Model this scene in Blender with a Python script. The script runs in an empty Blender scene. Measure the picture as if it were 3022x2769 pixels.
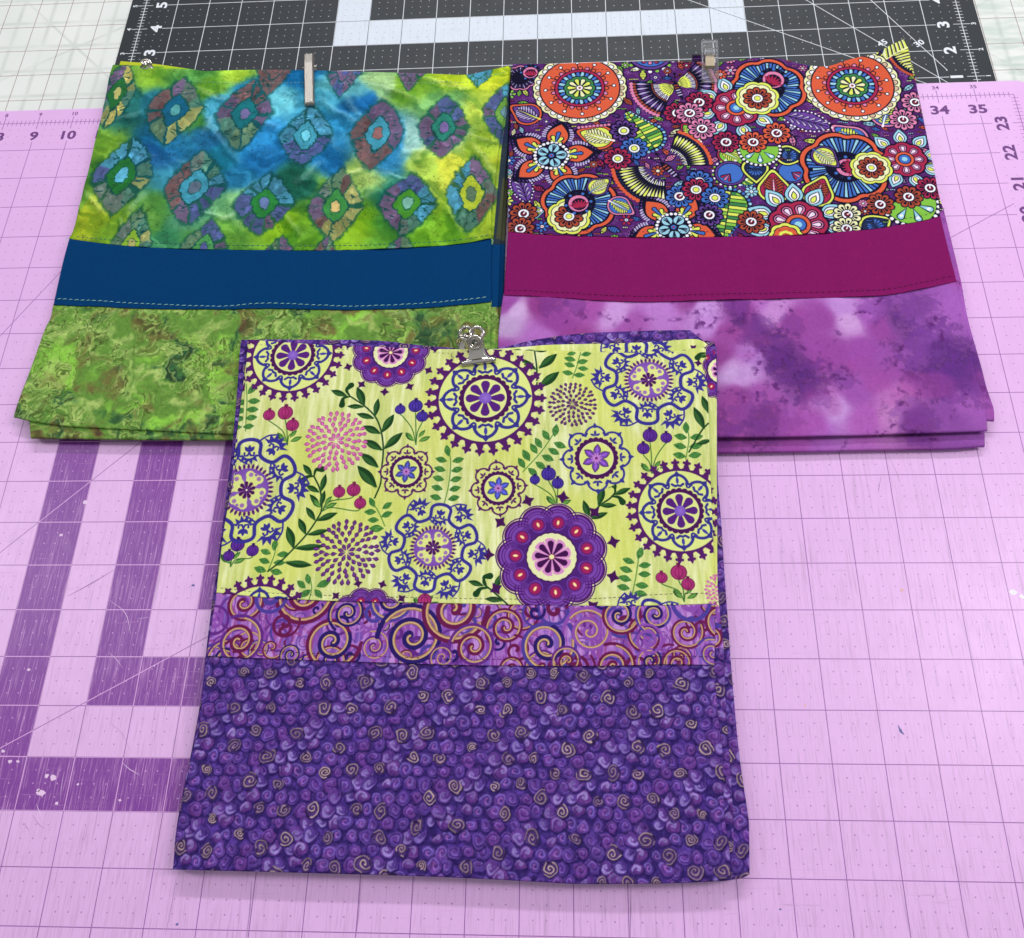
import bpy, math, random
import numpy as np
from mathutils import Matrix, Vector

S = 0.0254                      # the scene is laid out in inches (the mats' own grid), built in metres
sc = bpy.context.scene

# ---------------------------------------------------------------- camera
F = 2426.344718
PPX, PPY = 44.087485, -3.826172
CAM = np.array([23.94228614, 6.06583149, 17.06703299])
RC = np.array([[0.99878653, 0.01128383, -0.04793889],
               [-0.00816549, -0.92198451, -0.38714066],
               [-0.04856734, 0.38706232, -0.92077357]])      # rows: right, down, forward
cam_data = bpy.data.cameras.new('camera')
cam = bpy.data.objects.new('camera', cam_data)
sc.collection.objects.link(cam)
sc.camera = cam
cam_data.sensor_fit = 'HORIZONTAL'
cam_data.sensor_width = 36.0
cam_data.lens = F / 3022 * 36.0
cam_data.shift_x = -PPX / 3022
cam_data.shift_y = PPY / 3022
cam_data.clip_start = 0.01
cam_data.clip_end = 50
M = Matrix(((RC[0][0], -RC[1][0], -RC[2][0], CAM[0] * S),
            (RC[0][1], -RC[1][1], -RC[2][1], CAM[1] * S),
            (RC[0][2], -RC[1][2], -RC[2][2], CAM[2] * S),
            (0, 0, 0, 1)))
cam.matrix_world = M

# ---------------------------------------------------------------- room light
world = bpy.data.worlds.new('World')
sc.world = world
world.use_nodes = True
bg = world.node_tree.nodes['Background']
_tc = world.node_tree.nodes.new('ShaderNodeTexCoord')
_sp = world.node_tree.nodes.new('ShaderNodeSeparateXYZ')
_mr = world.node_tree.nodes.new('ShaderNodeValToRGB')      # dim walls, pale ceiling
_mr.color_ramp.elements[0].position = 0.05
_mr.color_ramp.elements[0].color = (0.16, 0.16, 0.17, 1)
_mr.color_ramp.elements[1].position = 0.75
_mr.color_ramp.elements[1].color = (0.95, 0.97, 1.0, 1)
world.node_tree.links.new(_tc.outputs['Generated'], _sp.inputs[0])
world.node_tree.links.new(_sp.outputs[2], _mr.inputs[0])
world.node_tree.links.new(_mr.outputs[0], bg.inputs[0])
bg.inputs[1].default_value = 0.46


def lamp(name, loc, target, sx, sy, power, color=(1, 1, 1)):
    d = bpy.data.lights.new(name, 'AREA')
    d.shape = 'RECTANGLE'
    d.size, d.size_y = sx, sy
    d.energy = power
    d.color = color
    o = bpy.data.objects.new(name, d)
    sc.collection.objects.link(o)
    o.location = loc
    o.rotation_euler = (Vector(target) - Vector(loc)).to_track_quat('-Z', 'Y').to_euler()
    return o


# ceiling tubes of the sewing room: one run behind the table, one to the right, one to the left
TX, TY = 23 * S, 12 * S
lamp('ceiling_lamp', (TX + 0.15, TY + 1.75, 1.55), (TX, TY, 0), 1.5, 0.12, 24, (0.97, 0.98, 1.0))
lamp('ceiling_lamp', (TX - 1.6, TY + 0.5, 1.7), (TX, TY, 0), 0.12, 1.4, 9, (0.97, 0.98, 1.0))
lamp('ceiling_lamp', (1.98, 0.58, 1.5), (TX, TY, 0), 0.3, 1.0, 17, (1.0, 0.97, 1.0))

sc.view_settings.view_transform = 'Standard'
sc.view_settings.look = 'None'
sc.view_settings.gamma = 1.0
sc.view_settings.exposure = 0.0


# ---------------------------------------------------------------- measuring: photo pixel -> point of the table
def px2w(u, v, z=0.0):
    """inch coordinates of the point at height z (number, array or function of x, y) seen at pixel u, v"""
    u = np.asarray(u, float); v = np.asarray(v, float)
    a = (u - 1511 - PPX) / F; b = (v - 1384.5 - PPY) / F
    d = a[..., None] * RC[0] + b[..., None] * RC[1] + RC[2]
    zz = np.zeros_like(a) if callable(z) else z
    for _ in range(14 if callable(z) else 1):
        t = (zz - CAM[2]) / d[..., 2]
        p = CAM + t[..., None] * d
        if callable(z):
            zz = z(p[..., 0], p[..., 1])
    return p


# heights of the three bundles' upper faces, in inches
H_LEFT, H_RIGHT = 0.34, 0.36


def h_front(x, y):
    t = np.clip((y - 11.2) / 3.6, 0, 1)
    return 0.44 + 0.28 * t * t * (3 - 2 * t)
# ---------------------------------------------------------------- drawing of the printed cloth (flat print, computed here)
def c8(r, g, b):
    return np.array([r, g, b], np.float32) / 255.0


def vnoise(h, w, cell, seed, oct=3, gain=0.5, cellx=None):
    """smooth value noise, 0..1"""
    rng = np.random.RandomState(seed)
    out = np.zeros((h, w), np.float32); amp = 1.0; tot = 0
    cx = cellx or cell
    for o in range(oct):
        gh, gw = int(h / cell) + 3, int(w / cx) + 3
        g = rng.rand(gh, gw).astype(np.float32)
        yy = np.arange(h) / cell; xx = np.arange(w) / cx
        iy = yy.astype(int); ix = xx.astype(int)
        fy = (yy - iy)[:, None]; fx = (xx - ix)[None, :]
        fy = fy * fy * (3 - 2 * fy); fx = fx * fx * (3 - 2 * fx)
        a = g[iy][:, ix]; b = g[iy][:, ix + 1]; c = g[iy + 1][:, ix]; d = g[iy + 1][:, ix + 1]
        out += amp * ((a * (1 - fx) + b * fx) * (1 - fy) + (c * (1 - fx) + d * fx) * fy)
        tot += amp; amp *= gain; cell = max(cell / 2, 1.0); cx = max(cx / 2, 1.0)
    return out / tot


def samp(img, y, x):
    """bilinear lookup"""
    h, w = img.shape[:2]
    y = np.clip(y, 0, h - 1.001); x = np.clip(x, 0, w - 1.001)
    iy = y.astype(int); ix = x.astype(int); fy = y - iy; fx = x - ix
    if img.ndim == 3:
        fy = fy[..., None]; fx = fx[..., None]
    return (img[iy, ix] * (1 - fx) + img[iy, ix + 1] * fx) * (1 - fy) + (img[iy + 1, ix] * (1 - fx) + img[iy + 1, ix + 1] * fx) * fy


class Canvas:
    def __init__(s, box, ppi, z, bgcol):
        s.x0, s.y0, s.x1, s.y1 = box; s.ppi = ppi; s.z = z
        s.w = int((s.x1 - s.x0) * ppi); s.h = int((s.y1 - s.y0) * ppi)
        s.a = np.zeros((s.h, s.w, 3), np.float32); s.a[:] = bgcol

    def grid(s):
        """world coordinates of the canvas pixels"""
        return np.meshgrid(s.x0 + (np.arange(s.w) + .5) / s.ppi, s.y0 + (np.arange(s.h) + .5) / s.ppi)

    def w2c(s, p):
        return np.stack([(p[..., 0] - s.x0) * s.ppi, (p[..., 1] - s.y0) * s.ppi], -1)

    def cover(s, polys):
        if not isinstance(polys, list):
            polys = [polys]
        allp = np.concatenate(polys)
        xa = max(int(math.floor(allp[:, 0].min())), 0); xb = min(int(math.ceil(allp[:, 0].max())) + 1, s.w)
        ya = max(int(math.floor(allp[:, 1].min())), 0); yb = min(int(math.ceil(allp[:, 1].max())) + 1, s.h)
        if xb <= xa or yb <= ya:
            return None
        e = np.concatenate([np.concatenate([p, np.roll(p, -1, 0)], 1) for p in polys])
        e = e[np.abs(e[:, 1] - e[:, 3]) > 1e-9]
        SS = 4; H = yb - ya; W = xb - xa
        ys = ya + (np.arange(H * SS) + .5) / SS
        up = e[:, 3] > e[:, 1]
        lo = np.minimum(e[:, 1], e[:, 3]); hi = np.maximum(e[:, 1], e[:, 3])
        m = (ys[:, None] >= lo[None]) & (ys[:, None] < hi[None])
        r, k = np.nonzero(m)
        x = e[k, 0] + (ys[r] - e[k, 1]) / (e[k, 3] - e[k, 1]) * (e[k, 2] - e[k, 0]) - xa
        sg = np.where(up[k], 1.0, -1.0)
        x = np.clip(x, 0, W)
        xi = np.minimum(x.astype(int), W - 1 + 0); fr = x - xi
        row = r // SS
        d = np.bincount(row * (W + 2) + xi, sg * (1 - fr), H * (W + 2)) + np.bincount(row * (W + 2) + xi + 1, sg * fr, H * (W + 2))
        c = np.cumsum(d.reshape(H, W + 2), 1)[:, :W] / SS
        return xa, ya, np.clip(np.abs(c), 0, 1).astype(np.float32)

    def fill(s, polys, col, alpha=1.0, grad=None):
        r = s.cover(polys)
        if r is None:
            return
        xa, ya, c = r; H, W = c.shape
        v = s.a[ya:ya + H, xa:xa + W]
        if grad is not None:                       # radial: centre, radius, inner colour
            (gx, gy), gr, c0 = grad
            yy, xx = np.mgrid[ya:ya + H, xa:xa + W]
            t = np.clip(np.hypot(xx - gx, yy - gy) / gr, 0, 1)[..., None]
            col = c0 * (1 - t) + col * t
        v += (col - v) * (c * alpha)[..., None]


def interp_poly(pts, n=8):
    """Catmull-Rom through the points"""
    p = np.asarray(pts, float)
    if len(p) < 3:
        return p
    q = np.concatenate([[2 * p[0] - p[1]], p, [2 * p[-1] - p[-2]]]); out = []
    t = np.linspace(0, 1, n, endpoint=False)[:, None]
    for i in range(len(p) - 1):
        a, b, c, d = q[i:i + 4]
        out.append(.5 * ((2 * b) + (-a + c) * t + (2 * a - 5 * b + 4 * c - d) * t * t + (-a + 3 * b - 3 * c + d) * t ** 3))
    return np.concatenate(out + [p[-1:]])


def stroke_poly(p, w, caps=True):
    p = np.asarray(p, float); n = len(p)
    w = np.atleast_1d(np.asarray(w, float))
    w = np.interp(np.linspace(0, 1, n), np.linspace(0, 1, len(w)), w) / 2 if len(w) > 1 else np.full(n, w[0] / 2)
    t = np.gradient(p, axis=0); t /= np.maximum(np.linalg.norm(t, axis=1), 1e-9)[:, None]
    nn = np.stack([-t[:, 1], t[:, 0]], 1)
    L = p + nn * w[:, None]; R = p - nn * w[:, None]
    if caps:
        a = np.linspace(0, np.pi, 7)[1:-1]
        e = p[-1] + w[-1] * (np.cos(a)[:, None] * nn[-1] + np.sin(a)[:, None] * t[-1])
        b = p[0] + w[0] * (-np.cos(a)[:, None] * nn[0] - np.sin(a)[:, None] * t[0])
        return np.concatenate([L, e, R[::-1], b])
    return np.concatenate([L, R[::-1]])


def circle(x, y, r, n=28, ry=None, ang=0):
    a = np.linspace(0, 2 * np.pi, n, endpoint=False)
    px, py = r * np.cos(a), (ry or r) * np.sin(a)
    c, s_ = math.cos(ang), math.sin(ang)
    return np.stack([x + px * c - py * s_, y + px * s_ + py * c], 1)


def scallop(n, R, depth=.14, ph=0, m=9, x=0, y=0, p=.5):
    a = np.linspace(0, 2 * np.pi, n * m, endpoint=False)
    r = R * (1 - depth + depth * np.abs(np.cos(n * (a - ph) / 2)) ** p)
    return np.stack([x + r * np.cos(a), y + r * np.sin(a)], 1)


def petal(x, y, ang, L, W, tip=.5, n=12, base=0.0):
    """leaf shape from (x,y) along ang; tip: where it is widest; pointed at both ends"""
    t = np.linspace(0, 1, n)
    k = math.log(.5) / math.log(tip)
    w = W / 2 * np.sin(np.pi * t ** k)
    w[0] = max(w[0], W / 2 * base)
    P = np.concatenate([np.stack([t * L, w], 1), np.stack([t[::-1] * L, -w[::-1]], 1)])
    c, s_ = math.cos(ang), math.sin(ang)
    return np.stack([x + P[:, 0] * c - P[:, 1] * s_, y + P[:, 0] * s_ + P[:, 1] * c], 1)


def drop(x, y, ang, L, W, n=14):
    """round ended drop, its point at (x,y)"""
    a = np.linspace(-1, 1, n) * 2.0
    r = W / 2
    P = np.concatenate([[[0, 0]], np.stack([L - r + r * np.cos(a), r * np.sin(a)], 1)])
    c, s_ = math.cos(ang), math.sin(ang)
    return np.stack([x + P[:, 0] * c - P[:, 1] * s_, y + P[:, 0] * s_ + P[:, 1] * c], 1)


class Fr:
    """a motif's own frame on the cloth: centre and size as measured, angles anticlockwise"""
    def __init__(s, cv, u, v, r, ry=None, rot=0.0):
        s.cv = cv
        o = px2w(u, v, cv.z)[:2]; ex = px2w(u + r, v, cv.z)[:2] - o
        L = np.hypot(*ex)
        ey = np.array([-ex[1], ex[0]]) / L
        if ry:
            ly = np.hypot(*(px2w(u, v - ry, cv.z)[:2] - o)); ey = ey * ly
        else:
            ey = ey * L
        s.o, s.ex, s.ey = o, ex, ey; s.c, s.s = math.cos(rot), math.sin(rot)
        s.k = L * cv.ppi

    def m(s, p):
        p = np.asarray(p, float)
        x = p[:, 0] * s.c - p[:, 1] * s.s; y = p[:, 0] * s.s + p[:, 1] * s.c
        return s.cv.w2c(s.o + x[:, None] * s.ex + y[:, None] * s.ey)

    def f(s, p, col, alpha=1, g=None):
        pl = [s.m(q) for q in p] if isinstance(p, list) else s.m(p)
        if g is not None:
            cc = s.m([g[0]])[0]
            g = (cc, g[1] * s.k, g[2])
        s.cv.fill(pl, col, alpha, g)

    def o_(s, p, col, line, w=.02, alpha=1, g=None):
        """fill with outline"""
        s.f(p, col, alpha, g)
        q = np.concatenate([p, p[:1], p[1:2]]) if not isinstance(p, list) else p
        s.st(q, w, line)

    def st(s, p, w, col, alpha=1, smooth=0):
        p = interp_poly(p, smooth) if smooth else np.asarray(p, float)
        s.f(stroke_poly(p, w), col, alpha)


def pxline(cv, pts, w, col, smooth=6, alpha=1):
    """stroke through measured points; w in inches"""
    P = px2w(np.array([q[0] for q in pts]), np.array([q[1] for q in pts]), cv.z)[:, :2]
    P = interp_poly(P, smooth)
    if np.ndim(w):
        w = np.interp(np.linspace(0, 1, len(P)), np.linspace(0, 1, len(w)), w)
    q = stroke_poly(cv.w2c(P), np.asarray(w) * cv.ppi)
    cv.fill(q, col, alpha)


def pxpoly(cv, pts, col, alpha=1, smooth=0):
    P = px2w(np.array([q[0] for q in pts]), np.array([q[1] for q in pts]), cv.z)[:, :2]
    if smooth:
        P = interp_poly(np.concatenate([P, P[:1]]), smooth)
    cv.fill(cv.w2c(P), col, alpha)


def box_of(pts, z, pad=.35):
    P = px2w(np.array([q[0] for q in pts], float), np.array([q[1] for q in pts], float), z)
    return (P[:, 0].min() - pad, P[:, 1].min() - pad, P[:, 0].max() + pad, P[:, 1].max() + pad)


def local(ox, oy, s):
    """reader of coordinates taken from an enlarged crop"""
    return lambda x, y: (ox + x / s, oy + y / s)
PI = math.pi
NAVY, LIME, CREAM = c8(24, 20, 52), c8(214, 220, 142), c8(230, 232, 176)
PUR, PURL, BLU, PLUM = c8(84, 32, 100), c8(112, 62, 158), c8(56, 54, 138), c8(74, 26, 84)


def pol(r, a):
    return r * math.cos(a), r * math.sin(a)


# ---- lime cloth with folk roundels
def big_roundel(cv, u, v, R, rot=0.0):            # R: radius of the pale disc
    f = Fr(cv, u, v, R, rot=rot)
    n = 27
    f.f(circle(0, 0, 1.12, 80), PUR)
    for i in range(n):
        a = 2 * PI * i / n
        x, y = pol(1.19, a); t = a + PI / 2
        dx, dy = math.cos(t), math.sin(t)
        # crown tip
        P = [pol(1.05, a - .10), pol(1.15, a - .045), pol(1.23, a - .045), pol(1.33, a), pol(1.23, a + .045), pol(1.15, a + .045), pol(1.05, a + .10)]
        f.f(np.array(P), PUR)
        for sg in (-1, 1):
            f.f(circle(*pol(1.215, a + sg * .055), .036, 10), PUR)
        b = a + PI / n                            # mushroom
        f.f(circle(*pol(1.10, b), .046, 14, ry=.068, ang=b), c8(226, 230, 150))
        f.st([pol(1.12, b), pol(1.17, b)], .03, c8(226, 230, 150))
    disc = c8(221, 230, 138)
    f.f(circle(0, 0, 1.0, 90), disc)
    for k in range(8):                            # blue arcades with points
        a = k * PI / 4 + .05
        arc = [pol(.70 + .20 * math.cos((t) / .36 * PI / 2) ** .8 if abs(t) < .36 else .70, a + t) for t in np.linspace(-.36, .36, 15)]
        f.st(arc, [.03, .055, .075, .085, .085, .075, .055, .03], BLU) if False else f.st(arc, .068, BLU)
        f.f(np.array([pol(.90, a - .10), pol(1.0, a), pol(.90, a + .10), pol(.84, a)]), BLU)
        b = a + PI / 8
        f.st([pol(.72, b - .10), pol(.64, b - .05), pol(.62, b), pol(.64, b + .05), pol(.72, b + .10)], .045, BLU, smooth=3)
        # three-lobed sprig
        f.f(circle(*pol(.76, a), .085, 14, ry=.036, ang=a), c8(66, 66, 158))
        f.st([pol(.70, a - .17), pol(.635, a - .13), pol(.66, a), pol(.635, a + .13), pol(.70, a + .17)], [.04, .075, .06, .075, .04], BLU, smooth=3) if False else f.st([pol(.68, a - .2), pol(.62, a - .1), pol(.64, a), pol(.62, a + .1), pol(.68, a + .2)], .06, BLU)
    f.f(scallop(24, .575, .10), PLUM)
    f.f(circle(0, 0, .46, 50), CREAM); f.f(circle(0, 0, .445, 50), c8(222, 230, 142))
    for k in range(8):
        a = k * PI / 4 + .03
        f.f(drop(0, 0, a, .42, .19), c8(86, 36, 122))
    f.f(circle(0, 0, .135, 24), c8(122, 84, 184), g=((0, 0), .14, c8(150, 112, 205)))


def dahlia(cv, u, v, R, rot=0.0):
    f = Fr(cv, u, v, R, rot=rot)
    n = 11
    for i in range(n):                            # dark star tips round it
        a = 2 * PI * i / n + .1
        x, y = pol(1.16, a)
        P = []
        for k in range(8):
            r = .13 if k % 2 == 0 else .065
            xx, yy = pol(r, a + k * PI / 4); P.append((x + xx, y + yy))
        f.f(np.array(P), c8(70, 24, 84))
    for rr, cc in ((1.04, CREAM), (1.0, c8(78, 24, 92)), (.975, c8(124, 72, 168))):
        f.f(scallop(n, rr, .13, .1, 12, p=.6), cc)
    for i in range(n):
        a = 2 * PI * i / n + .1
        x, y = pol(.66, a)
        for q, (r1, cc, w) in enumerate(((.36, c8(70, 24, 96), .022), (.305, c8(76, 28, 104), .022), (.25, c8(84, 36, 120), .022), (.20, c8(92, 44, 128), .02))):
            arc = [(x + r1 * math.cos(t), y + r1 * math.sin(t)) for t in a + np.linspace(-1.25, 1.25, 12)]
            f.st(arc, w, cc)
    f.f(circle(0, 0, .76, 60), c8(78, 34, 116), .62)
    f.f(circle(0, 0, .66, 60), c8(72, 30, 110), .7)
    for i in range(n):
        a = 2 * PI * i / n + .1
        x, y = pol(.66, a)
        f.f(circle(x, y, .155, 20, ang=a, ry=.14), c8(112, 66, 168))
        f.f(circle(x, y, .13, 20), c8(96, 34, 110))
        f.f(scallop(11, .105, .16, x=x, y=y, m=4), c8(160, 34, 92))
        f.f(circle(x, y, .05, 12, ry=.026, ang=a), c8(246, 205, 120))
        f.f(circle(x, y, .03, 10, ry=.014, ang=a), c8(255, 240, 200))
    f.f(scallop(22, .475, .04), c8(60, 20, 78)); f.f(scallop(22, .455, .04), CREAM)
    f.f(scallop(9, .36, .12, .2), c8(216, 142, 200))
    for k in range(9):
        a = 2 * PI * k / 9 + .1
        f.st([pol(.26, a + PI / 9), pol(.40, a + PI / 9)], .025, CREAM)
        f.f(drop(0, 0, a, .31, .115), c8(66, 20, 76))
        f.st([(0, 0), pol(.3, a + PI / 9)], .012, c8(226, 160, 208))
    f.f(circle(0, 0, .062, 14), c8(120, 40, 80)); f.f(circle(0, 0, .048, 14), c8(240, 232, 170))


def wave_ring(cv, u, v, R, rot=0.0):
    f = Fr(cv, u, v, R, rot=rot)
    n = 6
    B2 = c8(58, 52, 142)
    th = np.linspace(0, 2 * PI, 145)
    sn = np.sin(n * th)
    rr = .75 + .155 * np.sign(sn) * np.abs(sn) ** .62
    tt = th - .055 * np.sin(2 * n * th)
    f.st(np.stack([rr * np.cos(tt), rr * np.sin(tt)], 1), .064, B2)
    for k in range(2 * n):
        a = (k + .5) * PI / n
        out = (k % 2 == 1)
        # half flower with teeth, inside each bay of the wave
        rc = .84
        if not out:
            rc = .665
        x, y = pol(rc, a)
        base = a if out else a + PI
        # teeth fan
        P = []
        for q in range(11):
            t = base + (q - 5) * .25
            r = (.27 if q % 2 == 0 else .17) * (1 if out else .86)
            P.append((x + r * math.cos(t), y + r * math.sin(t)))
        f.f(np.array(P + [(x - .02 * math.cos(base), y - .02 * math.sin(base))]), B2)
        f.f(circle(x - .03 * math.cos(base), y - .03 * math.sin(base), .135, 18), c8(222, 228, 136))
        # little flower with two curls
        for q in (-.8, 0, .8):
            f.f(petal(x - .01 * math.cos(base), y - .01 * math.sin(base), base + PI + q * .9, .135, .065, n=7), B2)
        for q in (-1, 1):
            t = base + q * .9
            f.st([(x, y), (x + .06 * math.cos(t - q * .4), y + .06 * math.sin(t - q * .4)), (x + .10 * math.cos(t + q * .1), y + .10 * math.sin(t + q * .1)), (x + .085 * math.cos(t + q * .6), y + .085 * math.sin(t + q * .6))], .038, B2)
        # accompanying line
        t0 = np.linspace(.06, .36, 8) + a
        rl = np.interp(np.linspace(0, 1, 8), [0, .5, 1], [rc + (.24 if out else -.20), rc + (.17 if out else -.15), rc + (.02 if out else -.04)])
        f.st(np.stack([rl * np.cos(t0), rl * np.sin(t0)], 1), .03, B2)
    # centre sunburst
    m = 34
    for i in range(m):
        a = 2 * PI * i / m
        f.f(petal(*pol(.36, a), a, .115, .05, n=6), c8(88, 34, 104))
    f.f(circle(0, 0, .385, 50), c8(124, 78, 172), g=((0, 0), .39, c8(150, 110, 190)))
    for k in range(4):
        a = PI / 4 + k * PI / 2
        f.f(circle(*pol(.20, a), .125, 20), c8(222, 228, 138))
        for q in (-1, 1):
            x, y = pol(.27, a + q * .36)
            f.f(circle(x, y, .075, 14), c8(222, 228, 138))
            f.f(circle(*pol(.275, a + q * .30), .04, 12), c8(160, 118, 176))
        f.f(circle(*pol(.30, a), .028, 8), c8(150, 108, 178))
    for k in range(9):
        f.f(drop(0, 0, 2 * PI * k / 9, .155, .066), c8(76, 26, 84))
    f.f(circle(0, 0, .018, 8), c8(240, 240, 220))


def small_roundel(cv, u, v, R, ring, star, rot=0.0):
    f = Fr(cv, u, v, R, rot=rot)
    f.f(circle(0, 0, .86, 50), c8(218, 224, 132))
    for k in range(8):
        a = k * PI / 4 + rot
        arc = [pol(.70 + .19 * math.cos(t / .38 * PI / 2) ** .7 if abs(t) < .379 else .70, a + t) for t in np.linspace(-.38, .38, 13)]
        f.st(arc, .055, ring)
        f.f(np.array([pol(.87, a - .09), pol(1.0, a), pol(.87, a + .09), pol(.84, a)]), ring)
        f.f(petal(*pol(.62, a), a, .17, .07, n=7), ring)
        for q in (-1, 1):
            f.f(petal(*pol(.62, a), a + q * 1.15, .15, .065, n=7), ring)
        b = a + PI / 8
        f.st([pol(.73, b - .10), pol(.66, b), pol(.73, b + .10)], .04, ring)
    f.f(scallop(24, .585, .10), PLUM)
    f.f(circle(0, 0, .455, 40), CREAM); f.f(circle(0, 0, .43, 40), c8(220, 230, 130))
    for k in range(6):
        a = k * PI / 3 + .4
        f.f(petal(0, 0, a, .40, .20, .55), star * .55)
        f.f(petal(0, 0, a, .38, .17, .55), star)
        f.f(petal(*pol(.08, a), a, .24, .06, .6), np.minimum(star * 1.35, 1))
    for k in range(10):
        f.f(petal(0, 0, k * PI / 5, .17, .05, n=6), c8(196, 132, 206))
    f.f(circle(0, 0, .04, 8), c8(110, 40, 110))


def pompon(cv, u, v, R, col, dark, seed=0):
    f = Fr(cv, u, v, R)
    rng = random.Random(seed)
    for ring, (r, n, L, w) in enumerate(((.78, 27, .22, .125), (.62, 22, .21, .13), (.45, 17, .21, .13), (.27, 12, .21, .13), (.04, 8, .24, .12))):
        for i in range(n):
            a = 2 * PI * i / n + ring * 1.1 + rng.uniform(-.05, .05)
            r2 = r + rng.uniform(-.02, .02)
            f.f(petal(*pol(r2, a), a, L, w, .62, n=8), dark)
            f.f(petal(*pol(r2 + .015, a), a + .03, L * .85, w * .72, .62, n=7), col)
            f.f(petal(*pol(r2 + .03, a), a, L * .5, w * .3, .6, n=5), np.minimum(col * 1.18, 1), .8)


def berries(cv, base, pts, col, dark, stem=c8(60, 110, 50)):
    bx, by = base
    for (x, y, r) in pts:
        mx, my = (x + bx) / 2 + (x - bx) * .1, (y + by) / 2 - 6
        pxline(cv, [(bx, by), (bx + (x - bx) * .25, by + (y - by) * .45), (x + (bx - x) * .15, y + r * 1.3), (x, y + r)], .022, stem)
    n = len(pts)
    for k, (dx, dy, L) in enumerate(((-26, -34, 26), (20, -40, 26), (-16, -20, 30), (24, -18, 32))):
        f = Fr(cv, bx + dx * .35, by + dy * .55, L)
        a = math.atan2(-dy * .6, dx)
        f.f(petal(0, 0, a, 1.15, .42), c8(42, 88, 42)); f.f(petal(.05, .02, a, .95, .26), c8(104, 158, 70))
    for (x, y, r) in pts:
        f = Fr(cv, x, y, r)
        for q in (-.5, 0, .5):
            f.f(petal(0, .8, PI / 2 + q, .55, .22, n=6), dark)
        f.f(circle(0, 0, 1.03, 24, ry=.98), dark)
        f.f(circle(0, 0, .92, 24, ry=.88), col, g=((-.25, .2), 1.0, np.minimum(col * 1.14, 1)))
        for q in (-.5, 0, .5):
            f.st([(0, .85), (q, 0), (0, -.85)], .07, dark, smooth=4)


def branch(cv, path, leaves, curls=(), col=c8(30, 66, 34), hi=c8(58, 104, 52)):
    pxline(cv, path, .035, col)
    for (b, t, w) in leaves:
        L = math.hypot(t[0] - b[0], t[1] - b[1])
        P = px2w(np.array([b[0], t[0]], float), np.array([b[1], t[1]], float), cv.z)[:, :2]
        d = P[1] - P[0]; Lw = np.hypot(*d); a = math.atan2(d[1], d[0])
        for wid, cc, sc_ in ((w, col, 1.0), (w * .45, hi, .9)):
            q = petal(0, 0, a, 1.0 * sc_, wid, .52) * Lw + P[0]
            if cc is hi:
                q = q + np.array([-d[1], d[0]]) * .05
            cv.fill(cv.w2c(q), cc, .8 if cc is hi else 1)
    for c in curls:
        pxline(cv, c, [.03, .07, .14], col)


def fern(cv, path, leaves, col=c8(74, 132, 62)):
    rng = random.Random(int(path[0][0]))
    pxline(cv, path, .022, c8(88, 140, 60))
    for (x, y, L, a) in leaves:
        f = Fr(cv, x, y, L, rot=a)
        f.f(petal(-1, 0, 0, 2.0, 1.0, .5), c8(44, 98, 48))
        f.f(petal(-.93, 0, 0, 1.86, .86, .5), col)
        for _ in range(7):
            f.f(circle(rng.uniform(-.6, .6), rng.uniform(-.22, .22), rng.uniform(.07, .2), 8, ry=rng.uniform(.05, .12)), c8(40, 96, 50) if rng.random() < .6 else c8(112, 168, 84), .75)
        f.st([(-1, 0), (1, 0)], .03, c8(50, 104, 50))


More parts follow.
